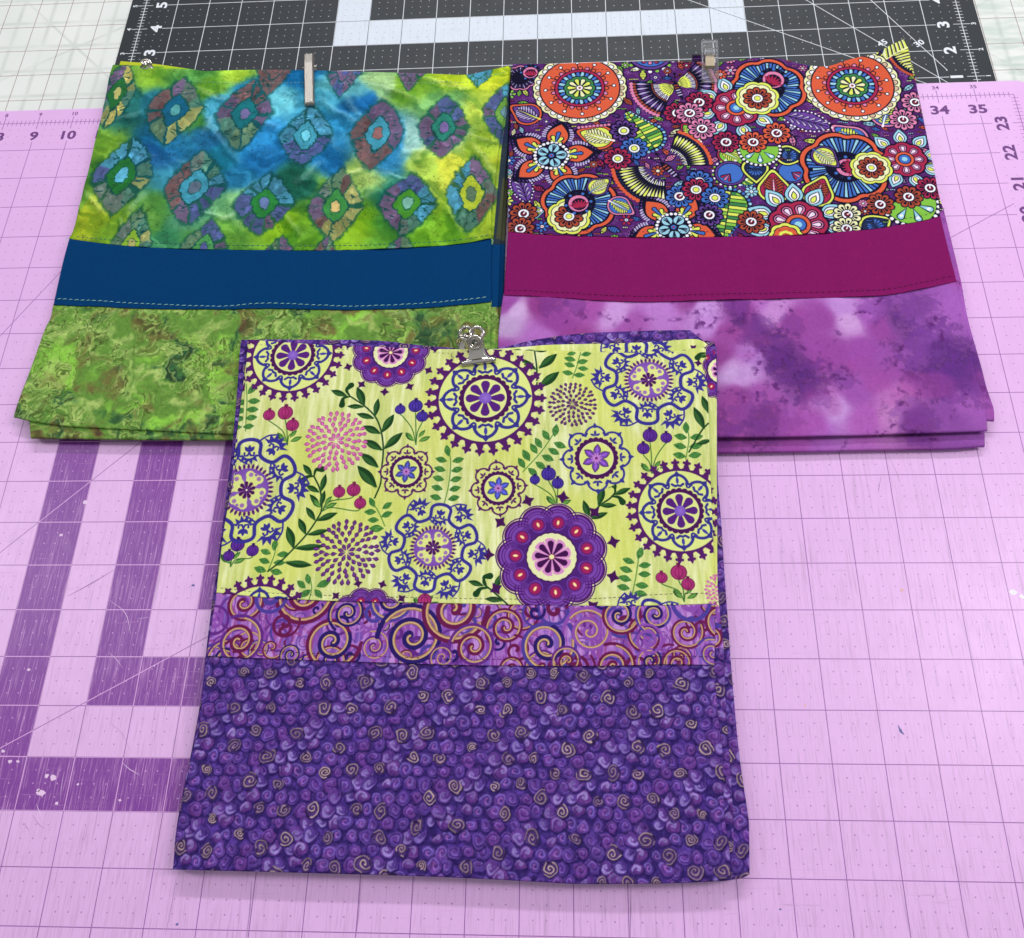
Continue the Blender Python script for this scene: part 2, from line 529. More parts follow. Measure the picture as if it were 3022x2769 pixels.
def draw_lime():
    cv = Canvas(box_of([(620, 1000), (2270, 1000), (2270, 1800), (600, 1800)], h_front, .1), 118, h_front, LIME)
    h, w = cv.h, cv.w
    X, Y = cv.grid()
    # brushed upright streaks
    n1 = vnoise(h, w, 90, 3, 3, cellx=9); n2 = vnoise(h, w, 30, 4, 3, cellx=5); n3 = vnoise(h, w, 140, 9, 2)
    t = np.clip((n1 - .5) * 3.2 + (n2 - .5) * 1.2, -1, 1)[..., None]
    lo, hi = c8(194, 206, 120), c8(234, 238, 182)
    cv.a[:] = LIME + np.where(t > 0, (hi - LIME) * t, (lo - LIME) * -t)
    cv.a += (c8(214, 222, 96) - cv.a) * np.clip((n3 - .5) * 3, 0, .5)[..., None]
    l7 = local(680, 950, 2.1725); l8 = local(1400, 950, 2.1725)
    D = c8(30, 66, 34)

    def lv(fn, *a):
        return [((*fn(b0, b1),), (*fn(t0, t1),), w_) for (b0, b1, t0, t1, w_) in a]

    def P(fn, *a):
        return [fn(x, y) for x, y in a]
    # ferns
    fern(cv, P(l7, (100, 400), (105, 520), (95, 700)), [(*l7(140, 430), 20, 1.0), (*l7(150, 508), 19, .0), (*l7(140, 562), 19, 0), (*l7(133, 614), 18, .1), (*l7(115, 670), 17, .1)])
    fern(cv, P(l7, (1395, 800), (1412, 900), (1400, 1040), (1368, 1180)),
         [(*l7(1392, 828), 18, 1.8)] + [(*l7(1352 - i * 9, 886 + i * 60), 18, -.25) for i in range(5)] + [(*l7(1460 - i * 7, 888 + i * 61), 18, .25) for i in range(5)])
    fern(cv, P(l7, (905, 1150), (950, 1220), (990, 1310)), [(*l7(908, 1158), 17, 2.1), (*l7(1005, 1180), 17, .6), (*l7(896, 1220), 18, 0), (*l7(1003, 1236), 18, .4), (*l7(916, 1272), 17, 0), (*l7(936, 1326), 22, 0)])
    fern(cv, P(l7, (285, 1400), (285, 1480), (240, 1600)), [(*l7(284, 1430), 18, 1.5), (*l7(225, 1475), 17, -.35), (*l7(336, 1491), 18, .1), (*l7(217, 1533), 18, -.3), (*l7(314, 1545), 18, 0), (*l7(190, 1588), 20, -.3), (*l7(294, 1604), 19, -.2)])
    fern(cv, P(l7, (495, 1620), (522, 1700), (500, 1800)), [(*l7(498, 1650), 17, 1.9), (*l7(455, 1684), 18, -.7), (*l7(598, 1680), 22, .4), (*l7(480, 1742), 19, .6), (*l7(564, 1744), 18, -.8)])
    fern(cv, P(l8, (682, 195), (655, 290), (628, 362)), [(*l8(612, 240), 18, -.25), (*l8(716, 208), 16, .2), (*l8(610, 277), 17, -.3), (*l8(692, 256), 17, .2), (*l8(598, 328), 17, -.2), (*l8(696, 300), 16, -.1), (*l8(672, 342), 17, .0), (*l8(622, 205), 14, .2)])
    fern(cv, P(l8, (505, 720), (430, 830), (310, 962)), [(*l8(520, 696), 20, 1.4), (*l8(458, 726), 19, -1.0), (*l8(548, 790), 20, -.4), (*l8(410, 776), 19, -1.0), (*l8(508, 830), 19, -.5), (*l8(380, 812), 19, -1.0), (*l8(470, 872), 20, -.4), (*l8(332, 856), 21, -1.0), (*l8(424, 920), 19, -.6), (*l8(302, 905), 19, -1.0), (*l8(374, 962), 19, -.7)])
    fern(cv, P(l8, (1357, 655), (1375, 750), (1355, 880)), [(*l8(1357, 678), 19, 1.6)] + [(*l8(1322 - i * 4, 736 + i * 60), 20, -.2) for i in range(3)] + [(*l8(1424 - i * 5, 738 + i * 58), 20, .15) for i in range(3)])
    fern(cv, P(l8, (1060, 1450), (1040, 1600), (1005, 1790)), [(*l8(1062, 1482), 20, 1.2), (*l8(988, 1532), 19, -.35), (*l8(1092, 1560), 19, .1), (*l8(972, 1588), 20, -.3), (*l8(1090, 1618), 19, 0), (*l8(965, 1645), 20, -.3), (*l8(1074, 1690), 20, -.1), (*l8(955, 1702), 20, -.2), (*l8(1066, 1742), 20, -.2)])
    # dark branches
    branch(cv, P(l7, (770, 480), (865, 545), (935, 620), (970, 720), (980, 830), (968, 960), (962, 1040), (925, 1130)),
           lv(l7, (750, 478, 645, 440, .34), (862, 540, 812, 418, .34), (858, 545, 748, 543, .3), (926, 612, 948, 490, .3), (925, 620, 808, 590, .3), (968, 715, 1050, 592, .34), (965, 718, 850, 668, .36), (982, 820, 1106, 710, .32), (978, 825, 855, 757, .34), (952, 935, 833, 842, .34), (942, 1065, 813, 922, .34)),
           [P(l7, (768, 480), (745, 440), (775, 408)), P(l7, (770, 480), (725, 492), (715, 535))])
    branch(cv, P(l7, (535, 990), (575, 1080), (585, 1200), (550, 1275), (487, 1365), (405, 1455), (330, 1530), (240, 1600)),
           lv(l7, (525, 990, 465, 913, .36), (580, 1092, 612, 975, .32), (572, 1094, 484, 1048, .34), (577, 1190, 605, 1080, .3), (575, 1188, 508, 1105, .32), (546, 1275, 484, 1188, .34), (550, 1278, 688, 1225, .3), (485, 1365, 437, 1258, .36), (490, 1368, 632, 1335, .26), (408, 1455, 364, 1310, .34), (408, 1455, 605, 1438, .22), (345, 1545, 525, 1562, .26)),
           [P(l7, (535, 990), (548, 950), (588, 945)), P(l7, (535, 990), (495, 993), (463, 1018))])
    branch(cv, P(l8, (385, 185), (400, 310), (398, 470)), lv(l8, (412, 302, 530, 205, .36), (398, 308, 295, 235, .3), (410, 425, 545, 320, .34), (398, 180, 330, 172, .3), (380, 185, 480, 180, .3)))
    branch(cv, P(l8, (870, 1045), (905, 1080), (870, 1130), (795, 1185), (738, 1275)),
           lv(l8, (795, 1182, 828, 1050, .34), (800, 1178, 912, 1175, .3), (892, 1110, 1002, 1065, .3), (738, 1262, 698, 1142, .34), (742, 1265, 856, 1222, .3)),
           [P(l8, (900, 1090), (900, 1045), (855, 1045)), P(l8, (880, 1118), (925, 1125), (950, 1155))])
    branch(cv, P(l8, (1500, 650), (1455, 700), (1375, 835)), lv(l8, (1477, 690, 1405, 545, .32), (1505, 590, 1458, 474, .34), (1420, 785, 1520, 757, .3), (1440, 225, 1500, 215, .4)), [P(l8, (1490, 200), (1450, 205), (1430, 230))])
    branch(cv, P(l8, (60, 1640), (60, 1680), (120, 1730), (210, 1810)), lv(l8, (60, 1692, -40, 1662, .34), (120, 1730, 178, 1610, .3), (190, 1785, 65, 1776, .3)), [P(l8, (75, 1690), (60, 1640), (100, 1630)), P(l8, (90, 1705), (40, 1712), (10, 1745))])
    # berries
    PK, PKD, BL, BLD, VI, VID = c8(160, 48, 108), c8(104, 24, 70), c8(70, 52, 150), c8(40, 22, 92), c8(88, 44, 140), c8(48, 18, 84)

    def bs(fn, base, pts, c, d):
        berries(cv, fn(*base), [(*fn(x, y), r / 2.1725) for x, y, r in pts], c, d)
    bs(l7, (365, 790), [(247, 597, 38), (352, 583, 48), (398, 663, 41)], PK, PKD)
    bs(l7, (1190, 790), [(1088, 562, 34), (1187, 540, 45), (1230, 608, 38)], BL, BLD)
    bs(l7, (590, 1215), [(697, 1092, 38), (790, 1078, 43), (832, 1164, 38)], PK, PKD)
    bs(l8, (530, 1195), [(387, 1012, 32), (475, 974, 46), (534, 1034, 38)], BL, BLD)
    bs(l8, (1138, 985), [(1083, 812, 40), (1126, 728, 47), (1230, 742, 37)], VI, VID)
    bs(l8, (1345, 1795), [(1200, 1640, 38), (1310, 1606, 52), (1370, 1682, 43)], PK, PKD)
    bs(l7, (0, 1570), [(45, 1430, 44), (141, 1466, 39), (-12, 1500, 36)], VI, VID)
    bs(l7, (1240, 1850), [(1245, 1785, 44)], PK, PKD)
    # roundels
    big_roundel(cv, 864, 1049, 117); big_roundel(cv, 1432, 1175, 138); big_roundel(cv, 2007, 1508, 124); big_roundel(cv, 756, 1852, 122)
    dahlia(cv, 1153, 1041, 112); dahlia(cv, 1628, 1644, 163, .15); dahlia(cv, 1077, 1848, 113); dahlia(cv, 2175, 1090, 100)
    wave_ring(cv, 727, 1446, 170, .3); wave_ring(cv, 1278, 1617, 148, .1); wave_ring(cv, 1914, 1121, 158, .2); wave_ring(cv, 1900, 1900, 150)
    PR = c8(88, 38, 96)
    small_roundel(cv, 1199, 1393, 86, PR, c8(72, 76, 160)); small_roundel(cv, 1470, 1441, 90, PR, c8(74, 82, 176), .05)
    small_roundel(cv, 1760, 1352, 112, c8(58, 56, 142), c8(118, 72, 164), .02)
    pompon(cv, 991, 1302, 94, c8(206, 104, 168), c8(160, 60, 130), 1); pompon(cv, 1022, 1630, 100, c8(106, 54, 128), c8(66, 24, 82), 2)
    pompon(cv, 1689, 1193, 73, c8(98, 50, 110), c8(60, 24, 70), 3); pompon(cv, 2140, 1746, 62, c8(214, 120, 180), c8(170, 70, 140), 4)
    return cv


def spiral(n, r0, r1, ph, sg=1, k=40, p=1.0):
    t = np.linspace(0, 1, k)
    r = r0 + (r1 - r0) * t ** p
    a = ph + sg * t * n * 2 * PI
    return np.stack([r * np.cos(a), r * np.sin(a)], 1)


def draw_swirl():
    cv = Canvas(box_of([(590, 1730), (2180, 1730), (2180, 1990), (590, 1990)], h_front, .1), 125, h_front, c8(166, 108, 188))
    h, w = cv.h, cv.w
    n1 = vnoise(h, w, 60, 13, 2, cellx=9); n2 = vnoise(h, w, 40, 14, 2, cellx=7); n3 = vnoise(h, w, 50, 15, 2, cellx=12)
    cv.a += (c8(196, 148, 214) - cv.a) * np.clip((n1 - .5) * 9, 0, 1)[..., None] * .8
    cv.a += (c8(128, 62, 158) - cv.a) * np.clip((n2 - .54) * 10, 0, 1)[..., None] * .8
    cv.a += (c8(110, 80, 172) - cv.a) * np.clip((n3 - .60) * 10, 0, 1)[..., None] * .7
    MA, NV, BV, LV, PP = c8(104, 28, 76), c8(42, 28, 100), c8(78, 62, 150), c8(140, 78, 170), c8(98, 44, 130)
    G, GD = c8(206, 170, 120), c8(150, 108, 84)
    lA = local(600, 1720, 2.88); lB = local(1500, 1720, 2.688); lC = local(1200, 1740, 5.04)
    rng = random.Random(5)

    def sw(pt, R, inner, outer, gold=True, turns=2.1, ph=None, sg=1):
        u, v = pt
        f = Fr(cv, u, v, R * 1.22)
        ph = rng.uniform(0, 6.28) if ph is None else ph
        S1 = spiral(turns, .10, 1.0, ph, sg, 60)
        wd = np.interp(np.linspace(0, 1, 60), [0, .1, .5, 1], [.26, .23, .19, .14])
        m = 34
        f.st(S1[m - 2:], wd[m - 2:], outer); f.st(S1[:m], wd[:m], inner)
        if gold:
            S2 = spiral(turns * .96, .06, .90, ph, sg, 60)
            f.st(S2 * .97, .075, GD); f.st(S2, .055, G)
    for i in range(80):                             # faint underlying rings
        u = rng.uniform(600, 2150); v = rng.uniform(1745, 1975)
        f = Fr(cv, u, v, rng.uniform(22, 70))
        f.st(spiral(rng.uniform(.6, 1.6), .5, 1.0, rng.uniform(0, 6), rng.choice((1, -1)), 40), .13, rng.choice((LV, BV, PP, c8(184, 128, 206), c8(150, 70, 140))), .75)
    for i in range(46):                             # middle layer of half-hidden coils
        sw((600 + i * 33.5, rng.uniform(1760, 1985)), rng.uniform(26, 50), rng.choice((MA, NV, BV, PP)), rng.choice((MA, BV, PP, LV)), rng.random() < .35, rng.uniform(1.2, 2.2), sg=rng.choice((1, -1)))
    sw(lA(840, 95), 82, MA, MA, ph=.5); sw(lA(685, 345), 38, MA, MA, False, 1.4); sw(lA(340, 170), 56, MA, MA); sw(lA(300, 495), 62, MA, PP)
    sw(lA(560, 120), 50, BV, BV, False); sw(lA(740, 610), 32, NV, NV); sw(lA(1090, 500), 72, NV, MA); sw(lA(1225, 255), 48, NV, NV)
    sw(lA(1450, 540), 42, PP, LV); sw(lA(1580, 140), 62, NV, BV); sw(lA(1770, 460), 84, NV, NV); sw(lA(90, 330), 40, LV, PP, False)
    sw(lC(680, 290), 86, MA, MA); sw(lC(1470, 560), 52, MA, MA); sw(lC(990, 850), 60, MA, PP); sw(lC(530, 1010), 38, LV, PP); sw(lC(1620, 900), 36, MA, MA, False, 1.3)
    sw(lC(1920, 330), 36, NV, BV, False, 1.6); sw(lC(1580, 1180), 42, MA, MA)
    sw(lB(300, 490), 74, NV, BV); sw(lB(640, 385), 62, LV, LV); sw(lB(880, 255), 58, NV, MA); sw(lB(1165, 250), 52, NV, BV); sw(lB(1410, 390), 46, MA, MA)
    sw(lB(1130, 620), 44, NV, LV); sw(lB(840, 660), 56, MA, MA); sw(lB(1110, 455), 40, LV, LV, False); sw(lB(1350, 640), 44, MA, MA); sw(lB(1700, 300), 60, MA, MA); sw(lB(1620, 560), 40, PP, BV)
    sw(lB(470, 620), 46, MA, PP); sw(lB(1430, 150), 60, LV, BV, False)
    return cv


def draw_rosettes():
    cv = Canvas(box_of([(490, 1930), (2230, 1930), (2230, 2640), (490, 2640)], h_front, .15), 105, h_front, c8(46, 28, 104))
    h, w = cv.h, cv.w
    rng = random.Random(11)
    n1 = vnoise(h, w, 12, 21, 3)[..., None]
    cv.a += (c8(80, 48, 148) - cv.a) * np.clip((n1 - .42) * 3, 0, 1)
    W, Hh = cv.x1 - cv.x0, cv.y1 - cv.y0
    sx, sy = .262, .232
    kinds = []
    items = []
    for j in range(int(Hh / sy) + 2):
        for i in range(int(W / sx) + 2):
            x = (i + .5 * (j % 2)) * sx; y = j * sy
            kk = (i * 3 + j * 5) % 8                   # the repeat of the print
            r2 = random.Random(kk * 7 + (j % 4))
            x += r2.uniform(-.04, .04) + rng.uniform(-.022, .022); y += r2.uniform(-.035, .035) + rng.uniform(-.018, .018)
            gold = False
            items.append((x, y, r2.uniform(.11, .165), kk, gold))
    rng.shuffle(items)
    got = []                                           # gilt ones, kept apart from each other
    for q_, it in enumerate(items):
        if all((it[0] - g_[0]) ** 2 + (it[1] - g_[1]) ** 2 > .46 ** 2 for g_ in got):
            got.append(it); items[q_] = it[:4] + (True,)
    items.sort(key=lambda q: q[4])
    k = cv.ppi

    def put(P, x, y, col, al=1.0):
        cv.fill((P + [x, y]) * k, col, al)
    VI = [c8(80, 50, 140), c8(92, 50, 138), c8(74, 46, 132), c8(96, 46, 130)]
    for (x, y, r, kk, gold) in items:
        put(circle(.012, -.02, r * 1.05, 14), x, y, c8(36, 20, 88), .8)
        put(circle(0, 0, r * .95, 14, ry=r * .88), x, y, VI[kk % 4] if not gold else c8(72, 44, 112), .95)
        ph = kk * 1.3 + rng.uniform(-.3, .3)
        a0 = rng.uniform(.55, 1.0)
        if gold:
            ph = rng.uniform(0, 6.28)
            Sp = spiral(rng.uniform(1.7, 2.3), .012, r * 1.0, ph, rng.choice((1, -1)), 26)
            Sp = Sp * [1, rng.uniform(.85, 1)]
            put(stroke_poly(Sp + [.008, -.008], .034), x, y, c8(40, 22, 60), .8)
            m = rng.randint(16, 26)
            gc = rng.choice((c8(176, 150, 130), c8(160, 136, 124), c8(196, 172, 142), c8(146, 122, 124)))
            put(stroke_poly(Sp[:m], .021), x, y, gc)
            if m < 24:
                put(stroke_poly(Sp[m + 1:], .02), x, y, gc, .8)
        else:
            put(stroke_poly(spiral(1.25, .01, r * .85, ph, 1, 16), np.linspace(.03, .02, 16)), x, y, c8(52, 26, 104), .9)
            if kk in (0, 3, 5):
                Q = spiral(.75, r * .25, r * .72, ph + 1.2, 1, 12)
                put(stroke_poly(Q, np.sin(np.linspace(.15, 3.0, 12)) * .055 + .004), x, y, c8(158, 144, 206), .8 * a0)
                put(circle(0, 0, r * .2, 8), x, y, c8(168, 150, 216), .7 * a0)
            elif kk in (1, 6):
                Q = spiral(.9, r * .3, r * .8, ph + 2.2, 1, 12)
                put(stroke_poly(Q, .026), x, y, c8(122, 100, 192), .8)
                put(stroke_poly(spiral(.5, r * .2, r * .4, ph, 1, 8), .03), x, y, c8(150, 84, 170), .8)
            else:
                Q = spiral(1.0, r * .35, r * .92, ph, 1, 14)
                put(stroke_poly(Q, .022), x, y, c8(104, 66, 162), .55)
                put(stroke_poly(spiral(.6, r * .3, r * .55, ph + 3, 1, 9), np.sin(np.linspace(.1, 3.1, 9)) * .035 + .004), x, y, c8(132, 92, 184), .7)
                put(circle(0, 0, r * .22, 8), x, y, c8(112, 50, 142), .6)
    yy, xx = np.mgrid[0:h, 0:w]                        # painterly: the dye edges wander
    cv.a = samp(cv.a, yy + (vnoise(h, w, 14, 23, 1) - .5) * 7, xx + (vnoise(h, w, 14, 24, 1) - .5) * 7).astype(np.float32)
    cv.a *= .82 + .34 * vnoise(h, w, 9, 25, 3, .6)[..., None]
    lum = cv.a.mean(-1, keepdims=True)
    cv.a = (cv.a * .80 + lum * np.array([.21, .17, .25], np.float32) + .012) * 1.04
    n2 = (vnoise(h, w, 4, 22, 2)[..., None] - .5) * .10
    cv.a = np.clip(cv.a + n2, 0, 1)
    return cv
# ---- the many-coloured outlined print
K0 = c8(17, 16, 40)
OR, CR, PK2, BL2, LB, WH, YE, CRM = c8(214, 92, 62), c8(164, 40, 76), c8(216, 128, 168), c8(66, 110, 190), c8(150, 204, 222), c8(240, 238, 244), c8(218, 228, 96), c8(232, 232, 178)
GR, GRL, RU, VIO, LIL, NV2, BGP = c8(60, 128, 74), c8(128, 190, 70), c8(168, 74, 50), c8(98, 62, 140), c8(186, 170, 214), c8(30, 44, 78), c8(84, 36, 104)
LN = .05


def mandala(cv, u, v, R, ry=None, rot=0.0):       # R: radius of the orange disc
    f = Fr(cv, u, v, R, ry, rot)
    f.f(scallop(26, 1.20, .05), K0); f.f(scallop(26, 1.175, .05), CRM)
    for i in range(34):
        a = 2 * PI * i / 34
        x, y = pol(1.045, a)
        f.f(circle(x, y, .082, 12), K0); f.f(circle(x, y, .064, 12), WH if i % 3 else c8(206, 176, 150))
    f.f(circle(0, 0, 1.02, 70), K0); f.f(circle(0, 0, .99, 70), OR)
    for i in range(12):
        a = 2 * PI * i / 12 + .1
        f.st([pol(.6, a), pol(.84, a)], .02, K0)
        f.f(circle(*pol(.86, a), .055, 12), K0); f.f(circle(*pol(.86, a), .038, 10), WH)
    for i in range(24):
        a = 2 * PI * i / 24
        x, y = pol(.655, a)
        f.f(circle(x, y, .085, 14, ry=.07, ang=a), K0); f.f(circle(x, y, .066, 12, ry=.05, ang=a), PK2 if i % 2 else OR)
    f.f(circle(0, 0, .64, 50), K0); f.f(circle(0, 0, .62, 50), CR); f.f(circle(0, 0, .55, 50), K0)
    for i in range(26):
        a = 2 * PI * i / 26
        f.st([pol(.38, a), pol(.50, a)], .08, BL2 if i % 2 else LB)
    f.f(scallop(10, .42, .14), K0); f.f(scallop(10, .39, .14), GR); f.f(scallop(10, .28, .2), K0)
    for i in range(10):
        a = 2 * PI * i / 10
        f.f(drop(*pol(.02, a), a, .31, .145), K0); f.f(drop(*pol(.05, a), a, .26, .105), YE if i % 2 else CRM)
    f.f(circle(0, 0, .095, 14), K0); f.f(circle(0, 0, .08, 14), WH); f.f(circle(0, 0, .035, 8), c8(150, 50, 40))


def loopflower(cv, u, v, R, col, heart=WH, eye=c8(120, 30, 50), n=10, rot=0.0, cols=None):
    f = Fr(cv, u, v, R, rot=rot)
    for i in range(n):
        a = 2 * PI * i / n + .15
        f.f(drop(0, 0, a, 1.04, .54), K0)
    for i in range(n):
        a = 2 * PI * i / n + .15
        c = cols[i % 2] if cols else col
        f.f(drop(*pol(.1, a), a, .86, .42), c)
        f.f(drop(*pol(.30, a), a, .44, .17), K0)
        f.st([pol(.3, a), pol(.55, a)], .05, K0)
    f.f(circle(0, 0, .43, 22), K0); f.f(circle(0, 0, .375, 22), WH)
    if heart is WH:
        f.f(circle(.0, 0, .23, 16), K0); f.f(circle(0, 0, .18, 16), eye); f.st([(0, 0), (.16, .12)], .09, WH)
    else:
        f.f(circle(0, 0, .24, 16), K0); f.f(circle(0, 0, .20, 16), heart)


def striped_fan(cv, u, v, R, ry=None, rot=0.0, n=7, rim=OR, a0=0, a1=2 * PI, ca=BL2, cb=LB, depth=.16, inner=.42):
    f = Fr(cv, u, v, R, ry, rot)
    f.f(scallop(n, 1.0, depth), K0); f.f(scallop(n, .965, depth), rim); f.f(scallop(n, .87, depth), K0)
    m = 54
    for i in range(m):
        a = 2 * PI * i / m
        r = .84 * (1 - depth + depth * abs(math.cos(n * a / 2)) ** .5) - .02
        f.f(np.array([pol(inner, a - .028), pol(r, a - .040), pol(r, a + .040), pol(inner, a + .028)]), ca if i % 3 else cb)


def rosette(cv, u, v, R, rot=0.0):
    f = Fr(cv, u, v, R, rot=rot)
    for r, c in ((1.05, K0), (1.0, YE), (.87, K0), (.84, CRM)):
        f.f(scallop(8, r, .13, .3), c)
    loopflower(cv, u, v, R * .66, RU, YE, rot=rot + .2)
    f.f(circle(0, 0, .27, 20), K0); f.f(circle(0, 0, .245, 20), WH); f.f(circle(0, 0, .15, 16), K0); f.f(circle(0, 0, .13, 16), YE)


def mouth(cv, u, v, R, rot=0.0):
    f = Fr(cv, u, v, R, rot=rot)
    f.f(scallop(10, 1.45, .1), K0)
    for i in range(12):
        f.f(circle(*pol(1.25, i * PI / 6), .17, 10), NV2 if i % 2 else BL2)
    f.f(circle(0, 0, 1.06, 24), K0); f.f(circle(0, 0, 1.0, 24), PK2); f.f(circle(.05, -.1, .74, 22), K0)
    for i in range(7):
        f.f(petal(.05, -.7, PI / 2 + (i - 3) * .32, 1.25, .24, .6, n=8), CR)


def paleleaf(cv, u, v, R, rot):
    f = Fr(cv, u, v, R, rot=rot)                   # tip along +x
    for (L, W, x, c) in ((2.1, 1.5, -1.05, K0), (1.95, 1.34, -.98, LB), (1.45, .92, -.82, K0), (1.3, .78, -.76, WH), (.85, .46, -.65, K0), (.7, .34, -.6, YE)):
        f.f(petal(x, 0, 0, L, W, .42), c)


def crimson_flower(cv, u, v, R, rot=0.0, leaves=(), a0=0.0, n=8):
    f = Fr(cv, u, v, R, rot=rot)
    for a in leaves:
        x, y = pol(1.36, a)
        o = f.m([(x, y)])[0]
        paleleaf_at(cv, f, x, y, a, .46)
    f.f(scallop(n, 1.06, .14), K0); f.f(scallop(n, 1.0, .14), CR)
    for i in range(n):
        a = 2 * PI * i / n
        for (r0, L, W, c) in ((.22, .66, .40, K0), (.26, .58, .33, PK2), (.38, .42, .22, K0), (.42, .34, .16, c8(236, 214, 232))):
            f.f(drop(*pol(r0, a), a, L, W), c)
    f.f(circle(0, 0, .46, 26), K0); f.f(circle(0, 0, .42, 26), OR); f.f(circle(0, 0, .30, 22), K0); f.f(circle(0, 0, .26, 22), BL2); f.f(circle(0, 0, .13, 14), LB)


def paleleaf_at(cv, f, x, y, ang, s_):
    for (L, W, dx, c) in ((2.1, 1.5, -1.05, K0), (1.95, 1.34, -.98, LB), (1.45, .92, -.82, K0), (1.3, .78, -.76, WH), (.85, .46, -.65, K0), (.7, .34, -.6, YE)):
        f.f(petal(x + dx * s_ * math.cos(ang), y + dx * s_ * math.sin(ang), ang, L * s_, W * s_, .42), c)


def fiveflower(cv, u, v, R, rot=0.0):
    f = Fr(cv, u, v, R, rot=rot)
    for i in range(5):
        a = 2 * PI * i / 5 + .1
        f.f(petal(0, 0, a, 1.22, .80, .56, 18), K0)
        for q in np.linspace(.14, .93, 15):          # dashed halo
            w = .37 * math.sin(PI * q ** 1.2)
            for sg in (-1, 1):
                x, y = pol(q * 1.16, a); nx, ny = -math.sin(a) * sg, math.cos(a) * sg
                f.st([(x + nx * w * .84, y + ny * w * .84), (x + nx * w * 1.03, y + ny * w * 1.03)], .05, LIL if int(q * 100) % 3 else VIO)
        f.f(petal(*pol(.1, a), a, .94, .58, .56, 16), K0); f.f(petal(*pol(.13, a), a, .88, .51, .56, 16), OR)
        for k, (da, L, c) in enumerate(((0, .46, BL2), (.42, .34, YE), (-.42, .34, YE), (.85, .22, YE), (-.85, .22, YE))):
            f.f(drop(*pol(.32, a), a + da, L, .135), K0); f.f(drop(*pol(.34, a), a + da, L - .04, .09), c)
    f.f(scallop(5, .47, .18, .1 + PI / 5), K0)
    for i in range(24):
        f.f(circle(*pol(.40, i * PI / 12), .045, 8), WH)
    for i in range(5):
        a = 2 * PI * i / 5 + .1 + PI / 5 * 0
        f.f(circle(*pol(.24, a), .155, 16), K0); f.f(circle(*pol(.24, a), .13, 16), LB)
        for q in (-.5, 0, .5):
            f.st([pol(.12, a), (pol(.24, a)[0] + .09 * math.cos(a + q), pol(.24, a)[1] + .09 * math.sin(a + q))], .022, K0)
    f.f(circle(0, 0, .10, 12), K0); f.f(circle(0, 0, .07, 10), BL2); f.f(circle(.0, 0, .03, 8), CR)


def wing(f, a0, a1, R, c1, c2, c3, rimc, beads):
    def sector(r, e=0.0, n=22):
        t = np.linspace(a0 - e, a1 + e, n)
        return np.concatenate([[[0, 0]], np.stack([r * np.cos(t), r * np.sin(t)], 1)])
    f.f(sector(R * 1.04, .03), K0)
    m = max(int((a1 - a0) * R / .085), 8)
    for i in range(m):
        a = a0 + (a1 - a0) * (i + .5) / m
        f.f(circle(*pol(R * 1.0, a), .05, 10), rimc)
    f.f(sector(R * .96, .01), K0)
    for i in range(m):
        a = a0 + (a1 - a0) * (i + .5) / m
        f.f(circle(*pol(R * .93, a), .034, 10), beads)
    m = int((a1 - a0) / .085)
    for i in range(m):
        a = a0 + (a1 - a0) * (i + .5) / m
        f.f(petal(*pol(R * .55, a), a, R * .35, .055, .7, n=7), c1 if i % 2 else c2)
        f.f(np.array([pol(.05, a), pol(R * .5, a - .026), pol(R * .5, a + .026)]), c3 if i % 3 else c2)
    for i in range(m):
        a = a0 + (a1 - a0) * (i + .5) / m
        f.f(circle(*pol(R * .53, a), .020, 6), beads)


def butterfly(cv, u, v, R, rot, spans, body_a, white=True, rim=PK2):
    f = Fr(cv, u, v, R, rot=rot)
    for (a0, a1, s_) in spans:
        if white:
            wing(f, a0, a1, s_, VIO, LIL, WH, rim, RU)
            m = 7
            for i in range(m):
                a = a0 + (a1 - a0) * (i + .5) / m
                f.f(petal(*pol(.06, a), a, s_ * .34, .085, .6, n=7), YE); f.st([pol(.12, a), pol(s_ * .3, a)], .012, K0)
        else:
            wing(f, a0, a1, s_, YE, CRM, WH, rim, NV2)
            m = 8
            for i in range(m):
                a = a0 + (a1 - a0) * (i + .5) / m
                f.f(petal(*pol(.04, a), a, s_ * .42, .08, .6, n=7), VIO * .8)
    x, y = pol(.12, body_a)
    f.f(petal(-x, -y, body_a, .62, .15, .4), K0)
    for k in range(5):
        f.st([(pol(.02 + k * .075, body_a)[0] - .04 * math.sin(body_a), pol(.02 + k * .075, body_a)[1] + .04 * math.cos(body_a)), (pol(.02 + k * .075, body_a)[0] + .04 * math.sin(body_a), pol(.02 + k * .075, body_a)[1] - .04 * math.cos(body_a))], .034, LIL if k > 1 else RU)
    for q in (-.25, .25):
        f.st([(0, 0), pol(.32, body_a + PI + q)], .015, K0); f.f(circle(*pol(.33, body_a + PI + q), .035, 8), K0)
    f.f(circle(*pol(.36, body_a + PI + .25), .02, 8), WH)


